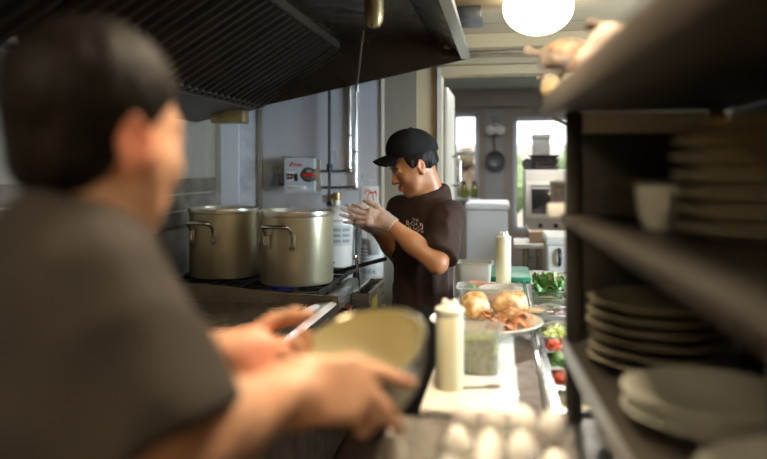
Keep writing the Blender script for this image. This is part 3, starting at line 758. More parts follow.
# extinguisher sign
q0, q1 = on_wall(361, 186), on_wall(381, 226); sz = .172; sx = q1.x - q0.x; cx = (q0.x + q1.x) / 2; zt = q0.z
t = thing('extinguisher_sign', 'white sign with red extinguisher symbol above the steel extinguisher', 'sign', (cx, yw, zt - sz / 2))
sb = B(); sb.bx((q0.x, yw - .004, zt - sz), (q1.x, yw - .001, zt), .001); part('sign_plate', sb, M['white_plastic'], t)
yy = yw - .0045; zc = zt - .09
M['sign_red'] = mat('sign_red', (.78, .12, .08), .5)
sb = B(); ol = [(cx - .018, zc - .06), (cx - .018, zc + .03), (cx - .010, zc + .045), (cx + .010, zc + .045), (cx + .018, zc + .03), (cx + .018, zc - .06)]
sb.tube([(x, yy, z) for x, z in ol], .0035, 6, closed=True); part('symbol_cylinder', sb, M['sign_red'], t)
sb = B(); sb.tube(bez((cx - .002, yy, zc + .045), (cx - .002, yy, zc + .075), (cx - .035, yy, zc + .065), (cx - .036, yy, zc + .04), 8), .004, 6); part('symbol_hose', sb, M['sign_red'], t)
sb = B(); sb.prism([(cx + .002, yy + .001, zc + .052), (cx + .035, yy + .001, zc + .064), (cx + .040, yy + .001, zc + .022), (cx + .028, yy + .001, zc + .045)], (0, -.002, 0)); sb.prism([(cx - .012, yy + .001, zc + .044), (cx + .012, yy + .001, zc + .044), (cx + .012, yy + .001, zc + .056), (cx - .012, yy + .001, zc + .056)], (0, -.002, 0)); part('symbol_lever', sb, M['sign_red'], t)
# steel extinguisher hung on the wall
yE = yw - .105
c = Py(371, 290, yE); r = (Py(384.5, 250, yE).x - Py(358, 250, yE).x) / 2; zs = Py(371, 222, yE).z; z0 = .62
t = thing('fire_extinguisher', 'polished steel fire extinguisher with white label on the far wall', 'extinguisher', (c.x, yE, z0))
sb = B(); sb.lathe([(0, z0), (r * .9, z0), (r, z0 + .02), (r, zs - .06), (r * .93, zs - .03), (r * .6, zs - .004), (r * .28, zs + .01), (r * .28, zs + .03), (0, zs + .03)], (c.x, yE, 0), 48); body = part('cylinder', sb, mat('extinguisher_steel', (.62, .61, .58), .3, .55), t)
zl0, zl1 = Py(371, 278, yE - r).z, Py(371, 245, yE - r).z
sb = B(); ring = []
sb.grid(lambda u, v: V((c.x + (r + .001) * math.sin((u - .5) * 2.5), yE - (r + .001) * math.cos((u - .5) * 2.5), zl0 + (zl1 - zl0) * v)), 24, 2, .0008); lb = part('label', sb, M['paper'], t)
def curved(me_o, cx, cy, rad):
    org = ORG[me_o.name]
    for v in me_o.data.vertices:
        p = v.co + org; a = (p.x - cx) / rad; off = -(p.y)
        v.co = V((cx + rad * math.sin(a), cy - rad * math.cos(a), p.z)) - org
zt = zl0 + .036
k = text('label_text', 'KIDDE', .036, (c.x - .006, 0, zt), (1, 0, 0), (0, 0, 1), M['blue'], lb); curved(k, c.x, yE, r + .0022)
for i, (zz, ww, xo) in enumerate(((.105, .05, -.02), (.092, .05, -.02), (.079, .05, -.02), (.066, .05, -.02), (.053, .05, -.02))):
    sb = B(); sb.grid(lambda u, v: V((c.x + (r + .0018) * math.sin(-.35 + (u - .5) * .75), yE - (r + .0018) * math.cos(-.35 + (u - .5) * .75), zl0 + (zl1 - zl0) * (.45 + i * .1) + v * .008)), 8, 1, .0004); part('print_line', sb, M['grey_ink'], lb)
sb = B(); sb.cyl((c.x, yE, zs + .03), (c.x, yE, zs + .07), .02, None, 16); sb.box((c.x, yE - .02, zs + .075), (.03, .09, .014), .004); part('valve', sb, M['red'], t)
sb = B(); sb.tube(bez((c.x - .02, yE - .02, zs + .045), (c.x - r * 1.0, yE - .09, zs + .05), (c.x - r * .95, yE - .10, zs - .1), (c.x - r * .75, yE - .088, z0 + .1), 16), .009, 10); part('hose', sb, M['black'], t)
for i, (px, py, ww, hh, ro) in enumerate(((364.5, 232, .035, .075, .12), (374.5, 243, .05, .14, -.1))):
    q = Py(px, py, yE - r - .015)
    sb = B(); sb.box(q, (ww, .0015, hh), .0004, Matrix.Rotation(ro, 3, 'Y')); tg = part('inspection_tag', sb, M['paper'], t)
    sb = B(); sb.tube([q + V((0, 0, hh / 2 - .004)), V((c.x, yE - .03, zs + .05))], .0012, 6); part('tag_string', sb, M['white_plastic'], tg)
sb = B(); sb.box((c.x, yw - .012, z0 + .24), (.05, .022, .3), .004); part('bracket', sb, M['steel_dark'], t)
# white agent cylinder
yT = yw - .155; c = Py(337, 240, yT); r = (Py(355, 240, yT).x - c.x); zs = Py(337, 205, yT - .0).z; z0 = .5
t = thing('agent_cylinder', 'white fire suppression tank with grey label behind the right pot', 'tank', (c.x, yT, z0))
sb = B(); sb.lathe([(0, z0), (r * .8, z0), (r, z0 + .04)] + [(r, zs - .10)] + [(r * math.cos(a), zs - .10 + .10 * math.sin(a)) for a in [k * PI / 2 / 8 for k in range(1, 8)]] + [(.02, zs), (.02, zs + .03), (0, zs + .03)], (c.x, yT, 0), 48); part('tank_body', sb, M['white_paint'], t)
zr = Py(337, 221, yT - r).z
sb = B(); sb.lathe([(r + .0003, -.004), (r + .003, -.004), (r + .003, .004), (r + .0003, .004)], (c.x, yT, zr), 48); part('band', sb, M['steel'], t)
zl0, zl1 = Py(345, 246, yT - r).z, Py(345, 226, yT - r).z
sb = B(); sb.grid(lambda u, v: V((c.x + (r + .001) * math.sin(-.15 + u * 1.2), yT - (r + .001) * math.cos(-.15 + u * 1.2), zl0 + (zl1 - zl0) * v)), 20, 2, .0008); lb = part('label', sb, mat('tank_label', (.55, .56, .55), .6), t)
for i in range(6):
    a0 = (.0, .52)[i % 2]; zz = zl0 + (zl1 - zl0) * (.15 + .28 * (i // 2))
    sb = B(); sb.grid(lambda u, v: V((c.x + (r + .002) * math.sin(a0 + u * .42), yT - (r + .002) * math.cos(a0 + u * .42), zz + v * .018)), 8, 1, .0004); part('print_block', sb, M['grey_ink'], lb)
sb = B(); sb.cyl((c.x, yT, zs + .029), (c.x, yT, zs + .075), .024, None, 18); sb.cyl((c.x, yT, zs + .05), (c.x - .06, yT, zs + .05), .013, None, 12); part('valve', sb, M['brass'], t)
sb = B(); sb.lathe([(r * .7, z0 - .001), (r * .95, z0 - .001), (r * .95, z0 + .012), (r * .7, z0 + .012)], (c.x, yT, 0), 32)
for k in range(3): sb.cyl((c.x + r * .85 * math.cos(k * 2.094), yT + r * .85 * math.sin(k * 2.094), z0), (c.x + r * .85 * math.cos(k * 2.094), yT + r * .85 * math.sin(k * 2.094), 0), .01, None, 10)
part('stand', sb, M['steel_dark'], t)
sb = B(); sb.box((c.x, yw - .012, z0 + .3), (.12, .022, .08), .004); part('bracket', sb, M['steel_dark'], t)
# ================================================================== cooking line along the left wall
RX0, RX1 = -1.80, -.715
# griddle
t = thing('griddle', 'long flat steel griddle beside the left wall in front of the stockpots', 'griddle', (-1.25, 2.3, 0))
gy0, gy1 = 1.35, 3.0
sb = B(); sb.bx((RX0, gy0, .12), (RX1 - .02, gy1, .84), .006); part('cabinet', sb, M['steel_dark'], t)
sb = B(); sb.bx((RX0 + .02, gy0 + .02, .841), (-.86, gy1 - .02, .898), .003); part('cooking_plate', sb, mat('griddle_plate', (.26, .21, .15), .24, .7, (.15, .12, .085), 5, rvar=.1), t)
sb = B(); sb.prism([(RX0, gy1 - .018, .845), (RX1, gy1 - .018, .845), (RX1, gy1 - .018, .938), (-.95, gy1 - .018, .945), (RX0, gy1 - .018, 1.005)], (0, .016, 0)); part('side_splash', sb, M['steel_dark'], t)
sb = B(); sb.bx((RX0, gy0, .845), (RX0 + .016, gy1 - .02, 1.10), .003); part('back_splash', sb, M['steel_dark'], t)
sb = B(); sb.bx((-.855, gy0 + .02, .842), (-.80, gy1 - .02, .86)); sb.bx((-.858, gy0 + .02, .842), (-.852, gy1 - .02, .905)); part('grease_trough', sb, M['black_iron'], t)
sb = B(); sb.prism([(-.80, gy0, .842), (-.80, gy0, .912), (-.735, gy0, .922), (RX1, gy0, .905), (RX1, gy0, .842)], (0, gy1 - gy0 - .02, 0)); part('front_ledge', sb, M['steel'], t)
for k in range(4):
    y = gy0 + .25 + k * .38
    sb = B(); sb.cyl((RX1 - .02, y, .74), (RX1 + .03, y, .74), .026, .022, 18); part('control_knob', sb, M['black'], t)
for sx in (RX0 + .08, RX1 - .1):
    for sy in (gy0 + .08, gy1 - .08):
        sb = B(); sb.cyl((sx, sy, 0), (sx, sy, .121), .025, None, 14); part('leg', sb, M['steel'], t)
# scraper with a white handle on the ledge
q = Pz(311, 311, .932)
t = thing('griddle_scraper', 'scraper with a short white handle lying on the griddle front ledge', 'scraper', q)
u = V((.10, .995, 0)).normalized()
sb = B(); sb.tube([q - u * .075 + V((0, 0, .004)), q - u * .06 + V((0, 0, .005)), q + u * .05 + V((0, 0, .005)), q + u * .075 + V((0, 0, .004))], [.009, .015, .014, .008], 12); part('handle', sb, M['white_plastic'], t)
sb = B(); sb.tube([q - u * .073 + V((0, 0, .003)), q - u * .15 + V((0, 0, .0))], .005, 8); sb.box(q - u * .185 + V((0, 0, -.002)), (.07, .075, .003)); part('blade', sb, M['steel'], t)

# burner range
t = thing('burner_range', 'gas burner range under the two stockpots by the far wall', 'range', (-1.25, 3.5, 0))
ry0, ry1 = 3.005, 3.915
sb = B(); sb.bx((RX0, ry0 + .004, .12), (-.80, ry1, .86), .006); part('cabinet', sb, M['steel_dark'], t)
sb = B(); sb.bx((-.835, ry0 + .02, .80), (RX1 - .004, ry1 - .2, .905), .008); part('front_ledge', sb, M['steel'], t)
sb = B(); sb.bx((RX0, ry0 + .004, .861), (RX0 + .03, ry1, 1.16), .004); part('back_splash', sb, M['steel_dark'], t)
for gx in (-1.47, -1.03):
    for gy in (3.29, 3.70):
        b = B(); zt = .926
        for a in (-.2, -.07, .07, .2):
            b.box((gx + a * 1.0, gy, zt), (.014, .40, .022), .003); b.box((gx, gy + a * .95, zt - .003), (.42, .014, .018), .003)
        for sx in (-.2, .2):
            for sy in (-.19, .19): b.box((gx + sx, gy + sy, .892), (.02, .02, .062))
        part('burner_grate', b, M['black_iron'], t)
        b = B(); b.lathe([(0, .861), (.07, .861), (.075, .88), (.05, .892), (0, .892)], (gx, gy, 0), 28); bu = part('burner', b, M['black_iron'], t)
        if gy < 3.5 and gx > -1.2:
            for k in range(3):
                an = -PI / 2 + (k - 1) * .3; c = V((gx + .085 * math.cos(an), gy + .085 * math.sin(an), .884))
                b = B(); b.tube([c, c + V((.02 * math.cos(an), .02 * math.sin(an), .014)), c + V((.04 * math.cos(an), .04 * math.sin(an), .028))], [.004, .008, .001], 8); part('flame', b, M['flame'], bu)
for k in range(4):
    y = ry0 + .035 + k * .062
    sb = B(); sb.cyl((RX1 - .005, y, .845), (RX1 + .022, y, .845), .024, .02, 18); part('control_knob', sb, (M['dark_red'], M['black'])[k % 2], t)
for sx in (RX0 + .08, -.9):
    for sy in (ry0 + .08, ry1 - .08):
        sb = B(); sb.cyl((sx, sy, 0), (sx, sy, .121), .025, None, 14); part('leg', sb, M['steel'], t)

def stockpot(c, r, h, label, ang):
    """ang: direction of the handle that faces the room"""
    t = thing('stockpot', label, 'pot', c, 'aluminium stockpots on the range')
    x, y, z = c
    b = B(); b.lathe([(0, .0), (r - .014, 0), (r - .004, .004), (r, .016), (r, h - .03), (r, h - .006), (r + .004, h - .004), (r + .004, h + .001), (r - .004, h + .001), (r - .006, .02), (r - .02, .008), (0, .008)], c, 72)
    part('pot_body', b, M['pot'], t)
    b = B(); b.lathe([(r + .0005, h - .024), (r + .006, h - .022), (r + .008, h - .012), (r + .006, h + .002), (r - .002, h + .003), (r - .004, h - .004), (r + .0005, h - .02)], c, 72); part('rim_band', b, M['potrim'], t)
    b = B(); b.lathe([(0, h - .05), (r - .009, h - .05), (r - .009, h - .046), (0, h - .046)], c, 48); part('broth', b, M['broth'], t)
    for k in range(2):
        a = ang + k * PI; rd = V((math.cos(a), math.sin(a), 0)); tg = V((-math.sin(a), math.cos(a), 0)); hz = h - .100
        def P(o, s, zz): return V(c) + rd * (r + o) + tg * s + V((0, 0, zz))
        pts = [P(.006, -.068, hz - .055), P(.008, -.068, hz - .02)] + bez(P(.010, -.068, hz - .01), P(.016, -.068, hz + .028), P(.055, -.068, hz + .034), P(.062, -.050, hz + .036), 6) + [P(.064, 0, hz + .036)] + bez(P(.062, .050, hz + .036), P(.055, .068, hz + .034), P(.016, .068, hz + .028), P(.010, .068, hz - .01), 6) + [P(.008, .068, hz - .02), P(.006, .068, hz - .055)]
        b = B(); b.tube(pts, .0092, 10); hd = part('handle', b, M['chrome'], t)
        for s in (-.068, .068):
            b = B(); rot = basis(tg, V((0, 0, 1)), rd)
            b.box(P(.004, s, hz - .038), (.032, .070, .008), .004, rot); part('handle_plate', b, M['potrim'], hd)
            for zz in (-.052, -.025):
                b = B(); b.ell(P(.0085, s, hz + zz), (.0055, .0055, .0055), None, 2); part('rivet', b, M['chrome'], hd)
    return t
PZ = .9385
c2 = W(296.5, 283, 3.46); c2.z = PZ
c1 = W(224.5, 283, 3.68); c1.z = PZ
toc = lambda c, px, py: (lambda q: math.atan2(q.y - c.y, q.x - c.x))(px)
def face_ang(c, off):   # direction of the viewer's side, turned by off
    return math.atan2(-c.y, -c.x) + off
stockpot(c2, .181, .352, 'large aluminium stockpot nearest the white tank, steaming', face_ang(c2, -.45))
stockpot(c1, .179, .352, 'large aluminium stockpot by the left wall, behind the other one', face_ang(c1, -.62))
# skillet with the long black handle
sk = V((-1.03, 3.73, PZ))
t = thing('skillet', 'black iron skillet with long handle on the rear burner', 'skillet', sk)
sb = B(); sb.lathe([(0, 0), (.085, 0), (.115, .04), (.119, .04), (.088, -.0), (.086, .004), (0, .004)][:4] + [(.111, .04), (.083, .006), (0, .006)], sk, 40); part('pan_body', sb, M['black_iron'], t)
e0 = W(331, 273, 3.70); e1 = W(387, 258.5, 3.50)
s0 = sk + (V((e0.x, e0.y, 0)) - V((sk.x, sk.y, 0))).normalized() * .112 + V((0, 0, .034))
sb = B(); sb.tube([s0, e0 * .5 + s0 * .5, e0, e0 * .5 + e1 * .5, e1 - (e1 - e0) * .03, e1], [.008, .009, .0095, .0105, .011, .007], 10); part('handle', sb, M['black_iron'], t)
# narrow steel bin hung on the range front with a ladle in it
q0, q1 = Pz(347.5, 296, .895), Pz(381, 281, .895)
bx = (q0.x, q1.x); by = (q0.y - .02, q1.y)
bx0, bx1, by0, by1 = RX1 + .002, -.632, 3.28, 3.72
t = thing('utensil_bin', 'narrow open steel bin hung on the range front beside the fire extinguisher', 'bin', (-.68, 3.46, .62))
sb = B(); zt = .897; zb = .60; w = .008
sb.bx((bx0, by0, zb), (bx1, by1, zb + .01)); sb.bx((bx0, by0, zb), (bx0 + w, by1, zt)); sb.bx((bx1 - w, by0, zb), (bx1, by1, zt)); sb.bx((bx0, by0, zb), (bx1, by0 + w, zt)); sb.bx((bx0, by1 - w, zb), (bx1, by1, zt)); part('bin_body', sb, M['steel'], t)
sb = B(); sb.tube([(bx0 + .004, by0 + .004, zt), (bx1 - .004, by0 + .004, zt), (bx1 - .004, by1 - .004, zt), (bx0 + .004, by1 - .004, zt)], .007, 8, closed=True); part('rolled_rim', sb, M['chrome'], t)
sb = B(); sb.bx((bx1 + .0003, 3.36, .79), (bx1 + .0015, 3.5, .86)); part('warning_label', sb, M['amber'], t)
l0 = V((-.675, 3.38, .616)); l1 = W(357, 257, 3.42)
t = thing('ladle', 'steel ladle standing upright in the narrow bin on the range front', 'ladle', l0)
sb = B(); sb.tube([l0 + (l1 - l0) * .12, l1 - (l1 - l0) * .04, l1, l1 + V((-.012, 0, .005)), l1 + V((-.016, 0, -.012))], [.005, .006, .006, .006, .005], 8); part('handle', sb, M['chrome'], t)
sb = B(); sb.lathe([(0, 0), (.018, .004), (.024, .018), (.026, .035), (.024, .035), (.0, .005)][:5], l0, 24); part('ladle_bowl', sb, M['chrome'], t)

# steam above the pots
def steam(c, r, h, label, seed):
    b = B(); b.lathe([(0, 0), (r, 0), (r * 1.15, h * .5), (r * 1.2, h), (0, h)], c, 24)
    m = bpy.data.materials.new('steam'); m.use_nodes = True; N, L = m.node_tree.nodes, m.node_tree.links
    N.remove(N['Principled BSDF']); pv = N.new('ShaderNodeVolumePrincipled'); pv.inputs['Color'].default_value = (.95, .95, 1, 1); pv.inputs['Anisotropy'].default_value = .2
    tc = N.new('ShaderNodeTexCoord'); mp = N.new('ShaderNodeMapping'); mp.inputs['Location'].default_value = (seed, seed * .7, 0); mp.inputs['Scale'].default_value = (9, 9, 6)
    nz = N.new('ShaderNodeTexNoise'); nz.inputs['Scale'].default_value = 1; nz.inputs['Detail'].default_value = 3; nz.inputs['Distortion'].default_value = .8
    L.new(tc.outputs['Object'], mp.inputs['Vector']); L.new(mp.outputs['Vector'], nz.inputs['Vector'])
    mr = N.new('ShaderNodeMapRange'); mr.inputs[1].default_value = .44; mr.inputs[2].default_value = .70; mr.inputs[3].default_value = 0; mr.inputs[4].default_value = 22
    L.new(nz.outputs['Fac'], mr.inputs[0])
    sp = N.new('ShaderNodeSeparateXYZ'); L.new(tc.outputs['Generated'], sp.inputs[0])
    fz = N.new('ShaderNodeMapRange'); fz.inputs[1].default_value = .05; fz.inputs[2].default_value = 1; fz.inputs[3].default_value = 1; fz.inputs[4].default_value = 0; L.new(sp.outputs['Z'], fz.inputs[0])
    # fade to the sides
    cx_ = N.new('ShaderNodeVectorMath'); cx_.operation = 'SUBTRACT'; cx_.inputs[1].default_value = (.5, .5, 0); L.new(tc.outputs['Generated'], cx_.inputs[0])
    ml = N.new('ShaderNodeVectorMath'); ml.operation = 'MULTIPLY'; ml.inputs[1].default_value = (1, 1, 0); L.new(cx_.outputs[0], ml.inputs[0])
    ln = N.new('ShaderNodeVectorMath'); ln.operation = 'LENGTH'; L.new(ml.outputs[0], ln.inputs[0])
    fr = N.new('ShaderNodeMapRange'); fr.inputs[1].default_value = .2; fr.inputs[2].default_value = .48; fr.inputs[3].default_value = 1; fr.inputs[4].default_value = 0; L.new(ln.outputs['Value'], fr.inputs[0])
    m1 = N.new('ShaderNodeMath'); m1.operation = 'MULTIPLY'; L.new(mr.outputs[0], m1.inputs[0]); L.new(fz.outputs[0], m1.inputs[1])
    m2 = N.new('ShaderNodeMath'); m2.operation = 'MULTIPLY'; L.new(m1.outputs[0], m2.inputs[0]); L.new(fr.outputs[0], m2.inputs[1])
    L.new(m2.outputs[0], pv.inputs['Density']); L.new(pv.outputs[0], N['Material Output'].inputs['Volume'])
    o = solo('steam', b, m, label, 'steam', c); o['kind'] = 'stuff'
steam((c2.x, c2.y, c2.z + .33), .155, .15, 'steam rising from the stockpot nearest the white tank', 1.3)
steam((c1.x, c1.y, c1.z + .33), .155, .11, 'thin steam rising from the stockpot by the left wall', 4.1)

# ================================================================== prep counter
TX0, TX1, TY0, TY1, TZ = -.160, .74, .78, 3.85, .95
t = thing('prep_table', 'long stainless sandwich prep table running toward the doorway', 'table', (.25, 2.3, 0))
GX0, GX1, GY0, GY1 = .112, .282, 1.60, 3.34
sb = B()
for lo, hi in (((TX0, TY0), (GX0, TY1)), ((GX1, TY0), (TX1, TY1)), ((GX0, TY0), (GX1, GY0)), ((GX0, GY1), (GX1, TY1))):
    sb.bx((lo[0], lo[1], TZ - .03), (hi[0], hi[1], TZ))
part('table_surface', sb, M['steel'], t)
sb = B(); sb.bx((TX0 + .01, TY0 + .02, .12), (TX0 + .03, TY1 - .02, TZ - .031)); sb.bx((TX1 - .03, TY0 + .02, .12), (TX1 - .01, TY1 - .02, TZ - .031)); sb.bx((TX0 + .03, TY0 + .02, .12), (TX1 - .03, TY0 + .04, TZ - .031)); sb.bx((TX0 + .03, TY1 - .04, .12), (TX1 - .03, TY1 - .02, TZ - .031)); sb.bx((TX0 + .03, TY0 + .03, .12), (TX1 - .03, TY1 - .03, .14)); part('cabinet', sb, M['steel_dark'], t)
for k in range(4):
    y0_, y1_ = TY0 + .05 + k * .75, TY0 + .05 + k * .75 + .71
    sb = B(); sb.bx((TX0 - .012, y0_, .16), (TX0 + .009, y1_, .90), .004); dr = part('cabinet_door', sb, M['steel'], t)
    sb = B(); sb.bx((TX0 - .02, y0_ + .1, .84), (TX0 - .0125, y1_ - .1, .865), .003); part('door_pull', sb, M['black'], dr)
M['rail_dirty'] = mat('crumbed_steel', (.26, .20, .16), .45, .5, (.14, .10, .075), 22, contrast=.3)
sb = B(); sb.bx((.036, 1.3, TZ + .0003), (.086, 3.40, TZ + .004)); part('crumb_strip', sb, M['rail_dirty'], t)
sb = B(); sb.bx((.088, 1.3, TZ + .0003), (.104, 3.40, TZ + .016), .004); part('pan_rail', sb, M['chrome'], t)
for sx in (TX0 + .08, TX1 - .08):
    for sy in (TY0 + .1, TY1 - .1):
        sb = B(); sb.cyl((sx, sy, 0), (sx, sy, .121), .028, None, 14); part('leg', sb, M['steel'], t)
BX0, BX1, BZ = -.183, .03, .965
sb = B(); sb.bx((BX0, 1.55, TZ + .0008), (BX1, 3.33, BZ), .003)
o = solo('cutting_board', sb, M['board'], 'long white cutting board along the front of the prep table', 'cutting board', (-.08, 2.4, TZ))
# ingredient pans sunk in the rail
pans = ['cheese', 'tomato', 'leaf', 'tomato', 'pickle', 'white', 'onion', 'cream', 'mush', 'greens']
M['onion'] = mat('sliced_onion', (.75, .68, .60), .4, 0, (.55, .38, .42), 20)
M['cheese'] = mat('shredded_cheese', (.78, .66, .40), .5, 0, (.84, .76, .56), 40, bump=.4)
lab = {0: 'steel pan of pale shredded cheese nearest the egg tray', 1: 'steel pan of chopped red tomato nearest the egg tray, after the cheese', 2: 'steel pan of torn green leaves between two tomato pans', 3: 'second steel pan of red tomato, beyond the green leaves', 4: 'steel pan of green pickle dice in the counter rail', 5: 'steel pan of white mayonnaise beside the bowl of hummus', 6: 'steel pan of sliced onion beside the small glass bowl', 7: 'steel pan of cream sauce beyond the sliced onion', 8: 'steel pan of sliced mushrooms before the lettuce pan', 9: 'steel pan heaped with leafy greens at the far end of the rail'}
mt = {'cheese': 'cheese', 'tomato': 'tomato', 'leaf': 'leaf', 'pickle': 'pickle', 'white': 'nozzle', 'onion': 'onion', 'cream': 'nozzle', 'mush': 'cheese', 'greens': 'leaf'}
ph = .172
for k in range(10):
    yc = GY0 + .005 + ph * (k + .5); xc = (GX0 + GX1) / 2; w, l = .078, .080
    t = thing('ingredient_pan', lab[k], 'pan', (xc, yc, .82), 'ingredient pans in the counter rail')
    sb = B(); ww, ll = w - .004, l - .004
    def rect(a, b_, z): return [(xc - a, yc - b_, z), (xc + a, yc - b_, z), (xc + a, yc + b_, z), (xc - a, yc + b_, z)]
    sb.rings([rect(.06, .064, .82), rect(ww, ll, TZ + .004), rect(w + .006, l + .0055, TZ + .004), rect(w + .006, l + .0055, TZ + .008), rect(ww - .003, ll - .003, TZ + .008), rect(.057, .061, .824)]); part('pan_body', sb, M['chrome'], t)
    kind = pans[k]; m = M[mt[kind]]; rnd = random.Random(k)
    sb = B(); hgt = .0 if kind != 'greens' else .01
    sb.grid(lambda u, v: V((xc + (u - .5) * 2 * .066, yc + (v - .5) * 2 * .068, TZ - .028 + hgt + .018 * math.sin(PI * u) * math.sin(PI * v) + .006 * noise.noise(V((u * 7, v * 7, k * 3.1))))), 20, 20, .01)
    f = part('filling', sb, m, t)
    if kind in ('tomato', 'leaf', 'pickle', 'onion', 'greens'):
        n = {'tomato': 14, 'leaf': 16, 'pickle': 14, 'onion': 10, 'greens': 26}[kind]
        for i in range(n):
            p = V((xc + rnd.uniform(-.055, .055), yc + rnd.uniform(-.055, .055), TZ - .008 + hgt + rnd.uniform(0, .012)))
            rot = Matrix.Rotation(rnd.uniform(0, 6.3), 3, 'Z') @ Matrix.Rotation(rnd.uniform(-.6, .6), 3, 'X')
            b = B()
            if kind == 'tomato': b.box(p, (.022, .018, .014), .003, rot)
            elif kind == 'onion': b.tube([p + rot @ V((.018 * math.cos(a * .5), .018 * math.sin(a * .5), 0)) for a in range(7)], .0035, 6)
            else:
                s_ = (.022, .026, .022)[0] * (1.5 if kind == 'greens' else 1); up = (.02 + .03 * rnd.random()) if kind == 'greens' else .0
                b.grid(lambda u, v: p + V((0, 0, up)) + rot @ V(((u - .5) * 2 * s_, (v - .5) * 1.6 * s_ * (math.sin(PI * min(max(u, .06), .97)) ** .6), .012 * math.sin(7 * u + i) + .010 * math.cos(9 * v))), 8, 6, .001)
            part('piece', b, (M['leaf'], M['leaf_pale'])[i % 4 == 3] if kind in ('leaf', 'greens') else m, t)

# ------------------------------------------------------------------ things on the board
def bottle(base, r, h, label, lean=0):
    t = thing('squeeze_bottle', label, 'bottle', base, 'squeeze bottles on the cutting board')
    b = B(); b.lathe([(0, 0), (r * .93, 0), (r, .008), (r, h * .80), (r * .97, h * .83)], base, 40)
    part('bottle_body', b, M['sauce'], t)
    b = B(); b.lathe([(0, h * .825), (r * .98, h * .825), (r * 1.02, h * .835), (r * 1.02, h * .90), (r * .9, h * .915), (r * .55, h * .93), (0, h * .93)], base, 40); c_ = part('cap', b, M['nozzle'], t)
    for k in range(3):
        an = k * 2.1 + .4; rr = r * .42
        b = B(); b.lathe([(0, h * .92), (r * .28, h * .92), (r * .2, h * .985), (r * .14, h), (0, h)], V(base) + V((rr * math.cos(an), rr * math.sin(an), 0)), 16); part('nozzle', b, M['nozzle'], c_)
b1 = Pz(449.5, 388, BZ + .0005); bottle(b1, .0345, .215, 'pale sauce squeeze bottle standing nearest, beside the steel bowl')
b2 = Pz(503.5, 285, BZ + .0005); bottle(b2, .0345, .245, 'pale sauce squeeze bottle standing between the frosted tub and green board')

def rrect(w, l, r, z, c, n=6):
    out = []
    for sx, sy, a0 in ((1, 1, 0), (-1, 1, PI / 2), (-1, -1, PI), (1, -1, 1.5 * PI)):
        for k in range(n + 1):
            a = a0 + k * PI / 2 / n
            out.append(V((c[0] + sx * (w / 2 - r) + r * math.cos(a), c[1] + sy * (l / 2 - r) + r * math.sin(a), c[2] + z)))
    return out
def tub(name, label, cat, c, w, l, h, m, taper=.88, lip=.01, th=.003):
    t = thing(name, label, cat, c)
    b = B(); f = taper
    b.rings([rrect(w * f, l * f, .015, 0, c), rrect(w, l, .02, h - .004, c), rrect(w + 2 * lip, l + 2 * lip, .024, h - .003, c), rrect(w + 2 * lip, l + 2 * lip, .024, h, c), rrect(w - 2 * th, l - 2 * th, .018, h, c), rrect(w * f - 2 * th, l * f - 2 * th, .012, th, c)])
    part('container_body', b, m, t); return t
def fill(c, w, l, z0, z1, m, t, seed=0, name='filling', amp=.006):
    b = B(); a = rrect(w * .9, l * .9, .012, z0, c); 
    top = rrect(w, l, .014, z1, c); b.rings([a, top], cap=False)
    bm = b.bm
    bm.faces.ensure_lookup_table(); 
    b.rings([rrect(w, l, .014, z1, c), rrect(w * .6, l * .6, .012, z1 + amp, c), rrect(w * .2, l * .2, .005, z1 + amp * .6, c)], cap=True)
    b.rings([a, rrect(w * .3, l * .3, .005, z0, c)], cap=True)
    bmesh.ops.remove_doubles(bm, verts=bm.verts[:], dist=1e-4)
    b.jitter(amp * .5, 60, seed)
    part(name, b, m, t)
# clear tub of green relish
q = Pz(481, 371, BZ + .0005)
t = tub('clear_tub', 'clear plastic tub of chopped green relish beside the near bottle', 'tub', q, .098, .098, .118, M['clear'])
fill(q, .088, .088, .006, .088, M['pickle'], t, 2)
# big platter, rolls, bacon
q = W(489, 340, 2.27); pc = V((q.x, q.y, BZ + .0005))
pc.x = -.056
R_ = .184
t = thing('serving_plate', 'wide cream plate holding bacon and bread rolls', 'plate', pc)
sb = B(); sb.lathe([(0, 0), (R_ * .50, 0), (R_ * .52, .006), (R_ * .72, .014), (R_ * .98, .040), (R_, .0425), (R_ * .985, .046), (R_ * .70, .019), (R_ * .5, .011), (0, .011)], pc, 64); part('dish', sb, M['plate'], t)
def loaf(name, c, r, label, seed, yaw, squash=.85):
    s = SDF(V(c) - V((r * 1.9,) * 3), V(c) + V((r * 1.9,) * 3), .004); R3 = rotz(yaw)
    s.ell(c, (r * 1.15, r * .95, r * squash), R3, 0); s.ell(V(c) + R3 @ V((r * .45, 0, r * .25)), (r * .7, r * .8, r * .62), R3, .03); s.ell(V(c) + R3 @ V((-r * .5, r * .1, r * .1)), (r * .62, r * .7, r * .66), R3, .03)
    me = s.mesh(name, lambda p: .010 * noise.noise(p * 24 + V((seed, 0, 0))) + .005 * noise.noise(p * 55), 1)
    me.transform(Matrix.Translation(-V(c)))
    o = link(name, me); o.location = c; finish(o, M['bread']); tag(o, label, 'bread', 'bread rolls on the plate'); return o
pz = pc.z
c = W(510, 309, 2.39); loaf('bread_roll', V((c.x, c.y, pz + .068)), .047, 'round golden bread roll on the plate beside the hummus bowl', 3, .3)
c = W(475, 312, 2.36); loaf('bread_roll', V((c.x, c.y, pz + .068)), .044, 'craggy torn bread roll on the plate behind the near bottle', 9, 1.2, .95)
rnd = random.Random(11)
spots = [(505, 333, 2.24, .9), (516, 330, 2.25, -.5), (524, 334, 2.22, .3), (512, 338, 2.19, -1.0), (530, 332, 2.24, 1.2), (500, 340, 2.17, .1), (520, 341, 2.16, .6), (496, 328, 2.30, 2.2), (508, 325, 2.31, -.2), (533, 337, 2.2, -.8)]
